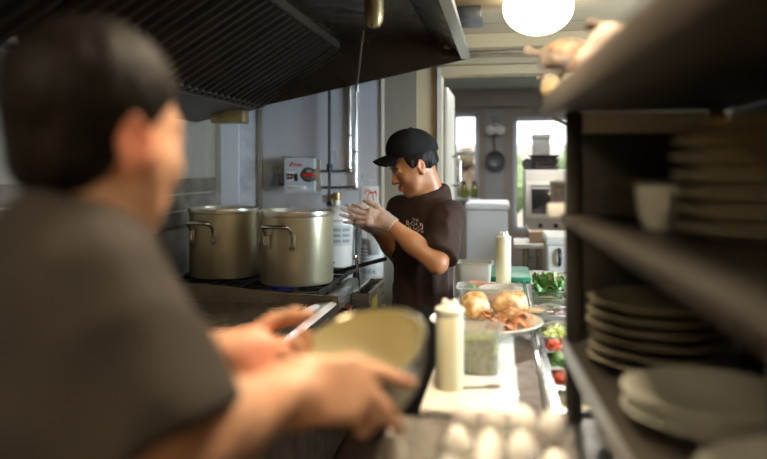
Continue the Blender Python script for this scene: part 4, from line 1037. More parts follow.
bl = ['crisp bacon strip %s' % s for s in ('leaning on the round roll', 'curled before the round roll', 'in the middle of the heap', 'at the front of the heap', 'against the plate rim by the hummus bowl', 'lying flat nearest the green relish', 'nearest the front rim of the plate', 'tucked between the two rolls', 'propped upright behind the heap', 'poking over the rim toward the ingredient pans')]
for i, (px, py, D, yaw) in enumerate(spots):
    p = W(px, py, D); p.x -= .022; dv_ = V((p.x - pc.x, p.y - pc.y, 0)); dxy = min(dv_.length, .112); p.x, p.y = (V((pc.x, pc.y, 0)) + dv_.normalized() * dxy).to_2d(); p.z = pz + .028 + .012 * (i % 3) + max(0, (dxy - .10)) * .40
    R3 = rotz(yaw); L_ = .085 + .03 * rnd.random(); tilt = rnd.uniform(-.1, .25)
    b = B(); b.grid(lambda u, v: p + R3 @ V(((u - .5) * L_, (v - .5) * .026, .011 + .009 * math.sin(u * 9 + i) + (u - .5) * L_ * tilt + .004 * math.sin(v * 5 + u * 4))), 24, 5, .003)
    solo('bacon_strip', b, M['bacon'], bl[i], 'bacon', p, 'bacon strips on the plate')
# small bowl of hummus on the rail
q = Pz(543.5, 328, TZ + .018); q = V((.098, 2.53, TZ + .0165))
t = thing('dip_bowl', 'small glass bowl of beige hummus set on the pan rail', 'bowl', q)
sb = B(); sb.lathe([(0, 0), (.026, 0), (.045, .012), (.058, .036), (.060, .038), (.055, .037), (.042, .014), (.024, .004), (0, .004)], q, 40); part('bowl_body', sb, M['clear'], t)
sb = B(); sb.lathe([(0, .0052), (.022, .0052), (.040, .0155), (.0505, .031), (.03, .036), (.012, .040), (0, .0405)], q, 40); sb.jitter(.003, 60, 1); part('dip', sb, M['hummus'], t)
# clear rectangular container with red and green filling
q = Pz(509, 312, BZ + .0005); q.y += .075; q.x = (Py(509, 300, q.y)).x
q.x = min(q.x, -.066)
t = tub('food_container', 'clear rectangular container of chopped tomato behind the bread rolls', 'container', q, .205, .15, .082, M['clear'], .86)
fill(q, .17, .115, .006, .035, M['tomato'], t, 5)
# plate with scraps
q = W(515, 284, 2.97); q.z = BZ + .0005; q.x = -.012
t = thing('side_plate', 'small cream plate with scraps behind the clear container', 'plate', q)
sb = B(); sb.lathe([(0, 0), (.048, 0), (.067, .008), (.093, .022), (.095, .024), (.09, .025), (.065, .011), (.046, .004), (0, .004)], q, 56); part('dish', sb, M['plate'], t)
rnd = random.Random(4)
for k in range(7):
    p = q + V((rnd.uniform(-.02, .035), rnd.uniform(-.035, .035), .010))
    b = B(); b.box(p, (.018 + .012 * rnd.random(), .012, .010), .003, rotz(rnd.uniform(0, 3)))
    solo('food_scrap', b, (M['tomato'], M['bread'], M['carrot'])[k % 3], 'small chopped food scrap lying on the small cream plate', 'food', p, 'food scraps on the small plate')
# parsley and carrot pieces on the board
q = W(472, 290, 2.86); q.z = BZ + .001
t = thing('parsley_sprig', 'bunch of dark green parsley at the left edge of the cutting board', 'herb', q)
rnd = random.Random(8); q.x = max(q.x, -.150)
for k in range(14):
    p = q + V((rnd.uniform(-.028, .012), rnd.uniform(-.05, .05), .022 + rnd.uniform(0, .020)))
    rot = rotz(rnd.uniform(0, 6.3)) @ Matrix.Rotation(rnd.uniform(-.6, .6), 3, 'X')
    b = B(); b.grid(lambda u, v: p + rot @ V(((u - .5) * .052, (v - .5) * .044 * math.sin(PI * min(max(u, .07), .97)) ** .7, .009 * math.sin(8 * u + k) + .008 * math.cos(10 * v + k))), 9, 7, .0012); part('leaf', b, M['leaf'], t)
b = B(); b.tube([q + V((-.02, -.03, .004)), q + V((.01, 0, .006)), q + V((.03, .03, .004))], .0025, 6); part('stem', b, M['leaf'], t)
for k, (px, D, s_, lb) in enumerate(((477, 3.12, .03, 'orange carrot chunk nearest the parsley'), (483, 3.16, .026, 'orange carrot chunk beside the frosted tub'), (489, 3.10, .024, 'orange carrot chunk nearest the clear container'))):
    p = W(px, 280, D); p.z = BZ + .001
    b = B(); b.cyl(p + V((-s_, 0, s_ * .55)), p + V((s_, .01, s_ * .5)), s_ * .55, s_ * .42, 16); solo('carrot_chunk', b, M['carrot'], lb, 'carrot', p, 'carrot chunks on the board')
# frosted tub, green board
q = Pz(486, 284, BZ + .0005); q.y += .06; q = V((Py(488, 284, 3.24).x, 3.235, BZ + .0005)); q.x = max(q.x, -.075); q.x = -.128
t = tub('frosted_tub', 'frosted white tub of chopped herbs at the far end of the board', 'tub', q, .155, .13, .105, M['frosted'], .9)
fill(q, .13, .10, .006, .045, mat('herb_mix', (.36, .30, .16), .6, 0, (.25, .26, .1), 40), t, 7)
q = V((.03, 3.60, TZ)); g0 = Pz(510, 283, 1.0); 
b = B(); b.box((.012, 3.61, TZ + .0135), (.24, .38, .025), .006)
o = solo('chopping_board', b, M['green_board'], 'thick green plastic chopping board beyond the far squeeze bottle', 'cutting board', (.012, 3.61, TZ))
# knife
q = Pz(470, 389, BZ + .001)
t = thing('teaspoon', 'small steel teaspoon lying on the white board by the near bottle', 'spoon', q)
e_ = Pz(492, 388, BZ + .001)
u = (e_ - q).normalized()
b = B(); b.tube([q - u * .05 + V((0, 0, .003)), q + V((0, 0, .004)), q + u * .04 + V((0, 0, .003))], [.004, .0028, .0025], 8); part('handle', b, M['steel_dark'], t)
b = B(); b.ell(q + u * .058 + V((0, 0, .005)), (.020, .0135, .004), rotz(math.atan2(u.y, u.x)), 3); part('spoon_bowl', b, M['steel_dark'], t)

# ------------------------------------------------------------------ egg trays on the counter
PT = .0465; NXe, NYe = 6, 6
tc = V((-.044, 1.035, TZ)); ty = math.radians(-3)
def tray(z, label, shift=0., tilt=0.):
    c = tc + V((shift, shift * .5, z - TZ + .0006))
    t = thing('egg_tray', label, 'egg tray', c, 'stacked paper egg trays', ty)
    W_, L_ = NXe * PT, NYe * PT
    def f(u, v):
        x, y = (u - .5) * W_, (v - .5) * L_
        a = math.cos(2 * PI * (x / PT)) * (1 if NXe % 2 == 0 else -1); b_ = math.cos(2 * PI * (y / PT)) * (1 if NYe % 2 == 0 else -1)
        # posts at cell corners, cups at cell centres
        w_ = min(1, (W_ / 2 - abs(x)) / .010) * min(1, (L_ / 2 - abs(y)) / .010)
        return V((x, y, .030 * (1 - w_) + w_ * (.026 + .011 * (a + b_) + .006 * max(0, a) * max(0, b_))))
    b = B(); b.grid(f, NXe * 8, NYe * 8, .002); part('cup_sheet', b, M['pulp'], t, local=True)
    t.rotation_euler.x = tilt
    b = B(); e = .006
    for s in (-1, 1):
        b.box((0, s * (L_ / 2 + e / 2 + .001), .030), (W_ + 2 * e, e, .012), .002); b.box((s * (W_ / 2 + e / 2 + .001), 0, .030), (e, L_ + 2 * e, .012), .002)
    part('tray_rim', b, M['pulp'], t, local=True); return t
TILT = math.radians(5)
tr = [tray(TZ, 'grey paper egg tray at the bottom of the stack of three'), tray(TZ + .036, 'grey paper egg tray in the middle of the stack of three'), tray(TZ + .078, 'grey paper egg tray on top, partly filled with white eggs', 0, TILT)]
be = B(); pr = [(0, -.029)]
for k in range(1, 15):
    a = -PI / 2 + PI * k / 15; rr = .0215 * math.cos(a) * (1 - .13 * math.sin(a)); pr.append((rr, .029 * math.sin(a)))
pr.append((0, .029)); be.lathe(pr, (0, 0, 0), 28); bmesh.ops.remove_doubles(be.bm, verts=be.bm.verts[:], dist=3e-4)
me = bpy.data.meshes.new('egg'); bmesh.ops.recalc_face_normals(be.bm, faces=be.bm.faces[:]); be.bm.to_mesh(me); be.bm.free()
first = True; filled = {(i, j) for i in (2, 3, 4) for j in (1, 3, 5)} | {(5, 5), (5, 2), (3, 2), (0, 2)}
filled -= {(5, 5)} if False else set()
cols = {0: 'column beside steel bowl', 2: 'column next to the empty cups', 3: 'second column from the empty cups', 4: 'third column from the empty cups', 5: 'column nearest the plate shelf'}
rows = ['nearest row', 'second row', 'third row', 'fourth row', 'fifth row', 'farthest row']
for (i, j) in sorted(filled):
    p = tc + V((0, 0, .078)) + rotz(ty) @ Matrix.Rotation(TILT, 3, 'X') @ V(((i - (NXe - 1) / 2) * PT, (j - (NYe - 1) / 2) * PT, .053))
    o = link('egg', me); o.location = p; o.rotation_euler = (0.03 * ((i * 7 + j) % 5 - 2), .03 * ((i + j * 3) % 5 - 2), i + j)
    if first: finish(o, M['egg']); first = False
    tag(o, 'white egg, %s, %s' % (cols[i], rows[j]), 'egg', 'white eggs in the top tray')

M['edge'] = mat('shelf_front_edge', (.15, .125, .10), .5, .2)
M['upper'] = mat('lit_gap_tone', (.62, .57, .50), .5)  # pale tone stands for the lit wall behind the shelf
# ================================================================== plate shelf on the right
an = math.radians(2.5); q = W(545, 105, 1.556)
SO = V((q.x, q.y, 0)); SV = V((math.sin(an), -math.cos(an), 0)); SU = V((math.cos(an), math.sin(an), 0)); SL, SD = 1.22, .36
def S(u, v, z): return SO + SU * u + SV * v + UP * z
RS = basis(SU, -SV, UP)
t = thing('plate_shelf', 'tall steel plate shelf standing on the counter, stacked with plates', 'shelf', S(.2, .6, TZ))
def slab(name, u0, u1, v0, v1, z0, z1, m, bev=.003, lbl=None, par=None):
    b = B(); b.box(S((u0 + u1) / 2, (v0 + v1) / 2, (z0 + z1) / 2), (u1 - u0, v1 - v0, z1 - z0), bev, RS); return part(name, b, m, par or t, lbl)
Z1, Z2, Z3 = 1.123, 1.40, 1.622
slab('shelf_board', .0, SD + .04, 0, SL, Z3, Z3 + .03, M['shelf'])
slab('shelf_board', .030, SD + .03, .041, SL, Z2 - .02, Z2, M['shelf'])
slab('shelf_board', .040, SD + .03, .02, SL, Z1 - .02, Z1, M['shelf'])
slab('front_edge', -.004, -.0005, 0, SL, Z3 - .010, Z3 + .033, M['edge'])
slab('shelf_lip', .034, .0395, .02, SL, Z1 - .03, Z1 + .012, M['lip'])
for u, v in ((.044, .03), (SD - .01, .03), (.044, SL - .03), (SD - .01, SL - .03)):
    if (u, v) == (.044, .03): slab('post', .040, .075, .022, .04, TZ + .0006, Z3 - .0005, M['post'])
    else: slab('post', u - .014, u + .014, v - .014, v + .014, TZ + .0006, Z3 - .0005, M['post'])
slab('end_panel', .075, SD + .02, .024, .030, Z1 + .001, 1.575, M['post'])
slab('lit_gap_panel', .076, SD + .02, .024, .030, 1.575, Z3 - .001, M['upper'])  # added sheet, coloured like the lit wall seen through the shelf end
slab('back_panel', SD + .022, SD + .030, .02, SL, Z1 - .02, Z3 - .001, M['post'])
def plate_mesh(r, h, m, nm):
    b = B(); b.lathe([(0, 0), (r * .58, 0), (r * .6, h * .15), (r * .97, h * .86), (r, h * .92), (r * .985, h), (r * .94, h * .95), (r * .58, h * .3), (0, h * .28)], (0, 0, 0), 48)
    me = bpy.data.meshes.new(nm); bmesh.ops.recalc_face_normals(b.bm, faces=b.bm.faces[:]); b.bm.to_mesh(me); b.bm.free()
    me.materials.append(m); me.polygons.foreach_set('use_smooth', [True] * len(me.polygons)); return me
def order(k, n): return 'bottom' if k == 0 else 'topmost' if k == n - 1 else ('second', 'third', 'fourth', 'fifth', 'sixth', 'seventh', 'eighth')[k - 1] + ' from bottom'
def stack(kind, u, v, z, n, r, h, pitch, m, where, grp, cat='plate'):
    me = plate_mesh(r, h, m, kind); rnd = random.Random(n + int(u * 100))
    for k in range(n):
        o = link(kind, me); p = S(u, v, z + .0008 + k * pitch); p += V((rnd.uniform(-.003, .003), rnd.uniform(-.003, .003), 0)); o.location = p
        tag(o, '%s, %s' % (where, order(k, n)), cat, grp)
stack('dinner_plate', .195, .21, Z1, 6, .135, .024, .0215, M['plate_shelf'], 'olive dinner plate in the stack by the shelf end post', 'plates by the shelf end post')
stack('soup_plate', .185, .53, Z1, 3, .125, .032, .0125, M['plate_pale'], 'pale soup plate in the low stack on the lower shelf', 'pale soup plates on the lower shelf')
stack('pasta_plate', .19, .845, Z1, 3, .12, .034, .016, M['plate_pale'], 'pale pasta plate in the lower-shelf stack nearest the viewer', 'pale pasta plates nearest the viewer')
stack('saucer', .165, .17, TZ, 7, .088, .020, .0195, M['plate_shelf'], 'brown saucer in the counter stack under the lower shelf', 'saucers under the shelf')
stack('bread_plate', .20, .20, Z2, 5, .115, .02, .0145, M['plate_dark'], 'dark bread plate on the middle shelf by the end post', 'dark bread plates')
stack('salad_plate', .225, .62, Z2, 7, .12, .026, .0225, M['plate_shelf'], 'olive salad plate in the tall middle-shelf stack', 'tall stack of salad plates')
q = S(.14, .40, Z2 + .001)
t2 = thing('coffee_cup', 'single pale cup on the middle shelf before the tall stack', 'cup', q)
b = B(); b.lathe([(0, 0), (.022, 0), (.03, .02), (.036, .07), (.034, .07), (.028, .022), (.02, .005), (0, .005)], q, 32); part('cup_body', b, M['plate_pale'], t2)
b = B(); b.tube(bez(q + SV * .033 + V((0, 0, .058)), q + SV * .062 + V((0, 0, .06)), q + SV * .06 + V((0, 0, .02)), q + SV * .031 + V((0, 0, .022)), 8), .004, 8); part('handle', b, M['plate_pale'], t2)
# red and white labelled carton on the lower shelf
q = S(.235, .69, Z1 + .001)
t2 = thing('spice_tin', 'dark tin with a white and red label on the lower shelf', 'tin', q)
b = B(); b.lathe([(0, 0), (.035, 0), (.036, .003), (.036, .197), (.034, .2), (0, .2)], q, 32); part('tin_body', b, M['black'], t2)
b = B(); b.lathe([(.0365, .12), (.0372, .12), (.0372, .185), (.0365, .185), (.0365, .12)], q, 32); part('paper_band', b, M['paper'], t2)
b = B(); a0 = math.atan2(-q.y, -q.x); b.grid(lambda u, v: q + V((.0380 * math.cos(a0 + (u - .75) * 1.3), .0380 * math.sin(a0 + (u - .75) * 1.3), .135 + .03 * v)), 8, 1, .0006); part('red_mark', b, M['red'], t2)
# small overshelf beyond, with the bag of buns and a white tub
OZ, OX0, OX1, OY0, OY1 = 1.685, .108, .50, 1.93, 2.55
t2 = thing('over_shelf', 'small steel overshelf beyond the plate shelf, carrying the bag of buns', 'shelf', ((OX0 + OX1) / 2, (OY0 + OY1) / 2, TZ))
b = B(); b.bx((OX0, OY0, OZ), (OX1, OY1, OZ + .012), .002); part('shelf_board', b, M['shelf'], t2)
for sy in (OY0 + .05, OY1 - .05):
    b = B(); b.cyl((OX1 - .05, sy, TZ + .0006), (OX1 - .05, sy, OZ - .0004), .014, None, 12); part('post', b, M['steel'], t2)
    b = B(); b.tube([(OX1 - .05, sy, OZ - .16), (OX0 + .06, sy, OZ - .007)], .006, 8); part('brace', b, M['steel'], t2)
q = V((.166, 2.03, OZ + .0125 + .067)); zq = q.z
t2 = thing('bun_bag', 'clear bag of orange buns with a knotted end, lying on a white tub', 'bag', q)
k_ = 1.08
def Q(x, y, z): return q + V((x, y, z)) * k_
s = SDF(q - V((.20, .20, .11)), q + V((.16, .18, .24)), .004)
s.ell(Q(0, 0, .030), (.064 * k_, .085 * k_, .030 * k_), None, .0); s.ell(Q(.012, 0, .062), (.054 * k_, .076 * k_, .030 * k_), None, .02)
s.cap(Q(-.040, -.02, .058), Q(-.072, -.02, .056), .016, .007, .02); s.cap(Q(-.072, -.02, .056), Q(-.088, -.024, .060), .006, .014, .006)
mb = s.mesh('bag_film', lambda p: .004 * noise.noise(p * 40) + .006 * abs(noise.noise(p * 20 + V((5, 0, 0)))), 1)
for v in mb.vertices:
    if v.co.x > OX0 - .006 or True: v.co.z = max(v.co.z, zq)
put('bag_film', mb, M['bun_bag'], t2)
for k, (dx, dy, dz, sx) in enumerate(((-.020, -.034, .028, .034), (.024, .026, .028, .036), (-.008, -.022, .062, .035), (.030, .022, .062, .033))):
    b = B(); b.ell(Q(dx, dy, dz), (sx * k_, sx * 1.1 * k_, sx * .62 * k_), None, 3); b.jitter(.006, 40, k); part('bun', b, (M['bun'], M['cloth'])[k == 0], t2)
# smaller bag slumped under it at the shelf end
h0 = V((OX0 + .022, 2.0, OZ + .0125))
t2 = thing('herb_bag', 'small grey and yellow bag slumped under the bag of buns', 'bag', h0)
s = SDF(h0 - V((.07, .08, .05)), h0 + V((.07, .08, .12)), .003)
s.ell(h0 + V((-.006, 0, .024)), (.024, .036, .030), None, 0); s.ell(h0 + V((.002, .006, .042)), (.022, .032, .022), None, .02)
mb = s.mesh('bag_body', lambda p: .004 * noise.noise(p * 50) + .003 * abs(noise.noise(p * 90)), 1)
for v in mb.vertices: v.co.z = min(max(v.co.z, h0.z + .0006), h0.z + .0665)
put('bag_body', mb, mat('grey_yellow_bag', (.42, .37, .32), .5, 0, (.66, .50, .14), 22, contrast=.3), t2)
b = B(); b.tube([h0 + V((-.02, -.02, .05)), h0 + V((-.028, -.024, .054)), h0 + V((-.036, -.022, .050))], [.004, .003, .006], 8); part('bag_tie', b, M['cloth'], t2)
q = V((.192, 2.03, OZ + .0126))
t2 = thing('white_tub', 'small white tub supporting the bag of buns on the overshelf', 'tub', q)
b = B(); b.lathe([(0, 0), (.030, 0), (.036, .05), (.039, .05), (.039, .056), (0, .056)], q, 28); part('tub_body', b, M['white_plastic'], t2)
b = B(); b.lathe([(0, .0565), (.040, .0565), (.040, .066), (0, .066)], q, 28); part('lid', b, M['white_plastic'], t2)
q = S(.075, .25, Z3 + .031)
t2 = thing('cloth_bundle', 'crumpled pale pink cloth bundle on top of the shelf', 'cloth', q)
s = SDF(q - V((.12, .12, .03)), q + V((.12, .12, .16)), .005); s.ell(q + V((0, 0, .04)), (.045, .07, .045)); s.ell(q + V((.02, -.02, .075)), (.035, .045, .035), None, .03)
mb = s.mesh('folded_cloth', lambda p: .008 * noise.noise(p * 30), 1)
for v in mb.vertices: v.co.z = max(v.co.z, q.z + .0006)
put('folded_cloth', mb, M['cloth'], t2)
b = B(); b.box(q + V((.0, .02, .112)), (.05, .07, .006), .002, Matrix.Rotation(.25, 3, 'Y')); part('folded_corner', b, M['cloth'], t2)
# little steel cup on a white holder fixed on the far end post
q = S(.03, -.06, 0); c = W(560, 193, 1.72)
t2 = thing('steel_cup', 'small steel cup in a white holder at the shelf end', 'cup', c)
b = B(); b.lathe([(0, -.022), (.02, -.022), (.026, .03), (.024, .03), (.018, -.018), (0, -.018)], c, 28); part('cup_body', b, M['steel'], t2)
h0 = c + V((0, 0, -.03))
b = B(); b.bx((c.x - .03, c.y - .028, c.z - .06), (c.x + .07, c.y + .028, c.z - .025), .006); part('holder', b, M['white_plastic'], t2)
b = B(); e_ = S(.06, .022, c.z - .045); b.tube([V((c.x + .045, c.y - .02, c.z - .045)), V((e_.x, e_.y + .006, c.z - .045))], .006, 8); part('bracket', b, M['steel'], t2)
# ================================================================== people
def frame_m(pos, fwd, up=(0, 0, 1), scale=1.):
    f = V(fwd).normalized(); l = V(up).cross(f).normalized(); u = f.cross(l)
    m = basis(f, l, u).to_4x4(); m.translation = pos
    return m @ Matrix.Scale(scale, 4)
def head(S_, T, ears=True):
    """x forward, y to the person's left, z up; origin between the ears at eye height"""
    S_.T = T
    S_.ell((-.012, 0, .036), (.098, .077, .088), None, 0)
    S_.ell((.030, 0, -.030), (.062, .062, .080), None, .03)
    S_.ell((.036, 0, -.082), (.050, .046, .034), None, .03)
    S_.ell((.072, 0, -.104), (.018, .022, .016), None, .025)
    S_.cap((.080, -.032, .016), (.080, .032, .016), .012, None, .02)
    for s in (-1, 1):
        S_.ell((.062, s * .042, -.034), (.026, .024, .026), None, .02)
        S_.cap((.02, s * .056, -.03), (.045, s * .044, -.085), .018, .014, .03)
        S_.ell((.098, s * .034, -.004), (.014, .017, .012), None, .012, True)
        S_.cap((.083, s * .020, .0), (.081, s * .044, -.001), .0085, .0075, .006)
    S_.cap((.088, 0, .004), (.108, 0, -.036), .0085, .0125, .014)
    S_.ell((.110, 0, -.039), (.012, .013, .010), None, .008)
    for s in (-1, 1): S_.ell((.099, s * .0125, -.043), (.010, .008, .008), None, .006)
    S_.cap((.094, -.018, -.069), (.094, .018, -.069), .0065, None, .008); S_.ell((.099, 0, -.067), (.008, .016, .006), None, .006)
    S_.ell((.097, 0, -.080), (.009, .017, .0065), None, .006)
    S_.cap((.106, -.02, -.0735), (.106, .02, -.0735), .0018, None, .003, True)
    if ears:
        for s in (-1, 1):
            R3 = Matrix.Rotation(-.22, 3, 'Y') @ Matrix.Rotation(s * .38, 3, 'Z')
            S_.ell((-.008, s * .080, -.014), (.020, .008, .033), R3, .008)
            S_.ell((-.006, s * .0875, -.008), (.011, .005, .019), R3, .004, True)
            S_.ell((-.002, s * .079, -.043), (.009, .007, .011), None, .006)
    S_.T = Matrix.Identity(4)
def hand(S_, wrist, d, dors, thumb_sgn, curls, spread, thumb=None, sc=1., rad=1., palm=True):
    """d: along the hand, dors: out of its back; thumb_sgn*(dors x d) is the thumb's side"""
    d = V(d).normalized(); n = V(dors); n = (n - d * n.dot(d)).normalized(); e = n.cross(d) * thumb_sgn
    w = V(wrist); R3 = basis(d, e, n); tips = []
    if palm:
        S_.box(w + (d * .046 + e * .002) * sc, (.050 * sc, .040 * sc, .0135 * sc * rad), R3, .012, .012)
        S_.ell(w + (d * .03 + e * .022 - n * .008) * sc, (.032 * sc, .020 * sc, .016 * sc), R3, .012)
        S_.cap(w - d * .02 * sc, w + d * .02 * sc, .024 * sc * rad, .026 * sc * rad, .02)
    base = ((.092, .029, .0088, .075), (.097, .010, .0090, .082), (.093, -.010, .0086, .076), (.084, -.028, .0078, .060))
    for i, (bd, be_, r, L) in enumerate(base):
        p = w + (d * bd + e * be_) * sc
        a = spread[i]; dd = (d * math.cos(a) + e * math.sin(a)).normalized(); r *= sc * rad; L *= sc
        S_.cap(w + (d * .05 + e * be_ * .8) * sc, p, r * 1.15, r * 1.12, .010)
        ang = 0; q = p
        for j, (fr, rr) in enumerate(((.46, 1.0), (.30, .93), (.24, .86))):
            ang += curls[i][j]
            v = dd * math.cos(ang) - n * math.sin(ang); q2 = q + v * L * fr
            S_.cap(q, q2, r * rr, r * (rr - .07), .0035); q = q2
        tips.append(q)
    th = thumb or ((.55, .80, -.30), (.8, .55, -.2), (.9, .35, -.25))
    q = w + (d * .022 + e * .030) * sc
    for (a, b_, c_), L, r0, r1 in zip(th, (.046, .036, .028), (.0145, .0112, .0102), (.0115, .0105, .008)):
        v = (d * a + e * b_ + n * c_).normalized(); q2 = q + v * L * sc
        S_.cap(q, q2, r0 * sc * rad, r1 * sc * rad, .008); q = q2
    tips.append(q); return tips
def folds(amp, f1, axis_stretch, seed):
    def fn(p):
        q = V((p.x * f1 * axis_stretch[0], p.y * f1 * axis_stretch[1], p.z * f1 * axis_stretch[2])) + V((seed, 0, 0))
        a = noise.noise(q); b = noise.noise(q * 2.3 + V((3, 1, 7)))
        return amp * ((.5 - abs(a)) * 1.4 + .4 * b)
    return fn
def eyes(T, parent, iris=True, brow='hair', look=-.25):
    for s, nm in ((1, 'eye'), (-1, 'eye')):
        c = T @ V((.0815, s * .032, -.004)); r = .0112 * T.to_scale()[0]
        b = B(); b.ell(c, (r, r, r), None, 3); ey = part('eye', b, M['eyewhite'], parent)
        dv = (T.to_3x3() @ V((1, s * .12, look))).normalized()
        b = B(); b.ell(c + dv * r * .62, (r * .5, r * .5, r * .5), None, 2); part('iris', b, M['iris'], ey)
        b = B(); pts = [T @ V((.0915, s * .016, .016)), T @ V((.0935, s * .028, .022)), T @ V((.087, s * .044, .020)), T @ V((.080, s * .052, .014))]
        b.tube(pts, [.0026, .0035, .003, .0015], 8); part('eyebrow', b, M[brow], parent)

# ---------------------------------------------------------------- the cook in the cap
D0 = 2.98
yaw = math.radians(33)
f = (-RIGHT * math.cos(yaw) - FWD * math.sin(yaw)).normalized(); l = UP.cross(f).normalized()
ctr = W(431, 168, D0); ctr.z = 0
ctr.x = -.335
root = thing('person', 'man in black cap and brown shirt pulling on clear gloves by the range', 'person', ctr)
def at(o, z, fo=0., lo=0.): return V((o.x, o.y, z)) + f * fo + l * lo
hips, chest, neck = at(ctr, .90), at(ctr, 1.22), at(ctr, 1.405, -.02)
Rb = basis(f, l, UP)
hp = W(413.5, 164, 2.96)                       # between the ears
hf = (-RIGHT * .97 - FWD * .22).normalized()
hp = V((hp.x, hp.y, hp.z)) 
pit = math.radians(24)
hfw = (hf * math.cos(pit) - UP * math.sin(pit)); hup = (UP * math.cos(pit) + hf * math.sin(pit))
HT = frame_m(hp, hfw, hup, .98)
shL, shR = at(ctr, 1.305, -.02, .150), at(ctr, 1.315, .01, -.155)
elL, wrL = W(437, 263, 2.70), W(387, 222, 2.76)
elR, wrR = W(404, 262, 3.10), W(374, 226, 2.90)
sk = SDF(ctr + V((-.55, -.5, -.01)), ctr + V((.4, .4, 1.75)), .0042)
head(sk, HT)
neckb = at(ctr, 1.36, -.05)
sk.T = HT; nk = HT.inverted() @ neckb; sk.cap((-.028, 0, -.045), nk, .054, .060, .03); sk.T = Matrix.Identity(4)
def torso(S_, g, kk=.05):
    S_.ell(at(ctr, 1.315, -.03), (.080 + g, .135 + g, .055 + g), Rb, kk)
    S_.ell(at(ctr, 1.21, .0), (.100 + g, .150 + g, .17 + g), Rb, kk)
    S_.ell(at(ctr, 1.06, .012), (.096 + g, .142 + g, .17 + g), Rb, kk)
    S_.ell(at(ctr, .90, .0), (.098 + g, .145 + g, .14 + g), Rb, kk)
def legs(S_, g, to=.06):
    for s in (-1, 1):
        a, b_, c_ = at(ctr, .88, 0, s * .075), at(ctr, .48, .015, s * .085), at(ctr, .09, -.01, s * .09)
        S_.chain([a, b_, V((c_.x, c_.y, to))], [.080 + g, .058 + g * 1.2, .042 + g * 1.8], .03)
torso(sk, 0); legs(sk, 0)
for s in (-1, 1):
    a = at(ctr, .05, -.02, s * .09); sk.cap(a, a + f * .15 + V((0, 0, -.015)), .036, .026, .03)
sk.cap(shL, elL, .052, .042, .04); sk.cap(elL, elL * .5 + wrL * .5, .042, .041, .015); sk.cap(elL * .55 + wrL * .45, wrL, .041, .027, .015)
sk.cap(shR, elR, .052, .042, .04); sk.cap(elR, elR * .5 + wrR * .5, .042, .040, .015); sk.cap(elR * .55 + wrR * .45, wrR, .040, .027, .015)
dL = W(352, 212.5, 2.74) - wrL; dR = W(342, 211, 2.86) - wrR
hL = dict(wrist=wrL, d=dL, dors=-FWD * .9 + UP * .25 + RIGHT * .1, thumb_sgn=-1, curls=[(.12, .2, .15), (.10, .18, .14), (.15, .2, .15), (.22, .25, .2)], spread=(.16, .05, -.05, -.18), thumb=((.75, .6, -.25), (.95, .3, -.2), (1, .15, -.2)))
hR = dict(wrist=wrR, d=dR, dors=FWD * .9 + UP * .2, thumb_sgn=1, curls=[(.05, .1, .1), (.05, .12, .1), (.1, .12, .1), (.15, .15, .1)], spread=(.14, .04, -.06, -.18), thumb=((.75, .55, -.35), (.9, .4, -.3), (1, .2, -.3)))
lm = {}
# which sign puts the thumb up
for nm, hh in (('L', hL), ('R', hR)):
    d_ = V(hh['d']).normalized(); n_ = V(hh['dors']); n_ = (n_ - d_ * n_.dot(d_)).normalized(); hh['thumb_sgn'] = 1 if n_.cross(d_).z > 0 else -1
hand(sk, **hL, sc=.88); hand(sk, **hR, sc=.88)
bo = put('body', sk.mesh('body'), M['skin2'], root)
tint(bo, [(HT @ V((.098, 0, -.074)), .022, (.72, .48, .45)), (HT @ V((-.006, .086, -.012)), .04, (1.05, .80, .72)), (HT @ V((.112, 0, -.036)), .02, (1.0, .82, .76))])
eyes(HT, root, look=-.5)
# mouth line
# shirt
st = SDF(ctr + V((-.4, -.42, .55)), ctr + V((.4, .4, 1.5)), .0048)
torso(st, .014, .04)
st.cap(at(ctr, 1.375, -.055), at(ctr, 1.32, -.04), .074, .10, .04)
st.ell(at(ctr, .80, .0), (.114, .160, .16), Rb, .04)
sl0 = shL + (elL - shL) * .95; st.cap(shL, sl0, .064, .072, .035)
sr0 = shR + (elR - shR) * .85; st.cap(shR, sr0, .064, .070, .035)
st.ell(at(ctr, 1.445, -.015), (.105, .072, .060), Rb @ Matrix.Rotation(.42, 3, 'Y'), .012, True)
st.cut(shL + (elL - shL) * .88, elL - shL, where=(elL, .145)); st.cut(shR + (elR - shR) * .86, elR - shR, where=(elR, .14))
st.cut(at(ctr, .74), -UP)
put('shirt', st.mesh('shirt', folds(.0085, 9, (1.6, 1.6, .55), 2.)), M['shirt2'], root)
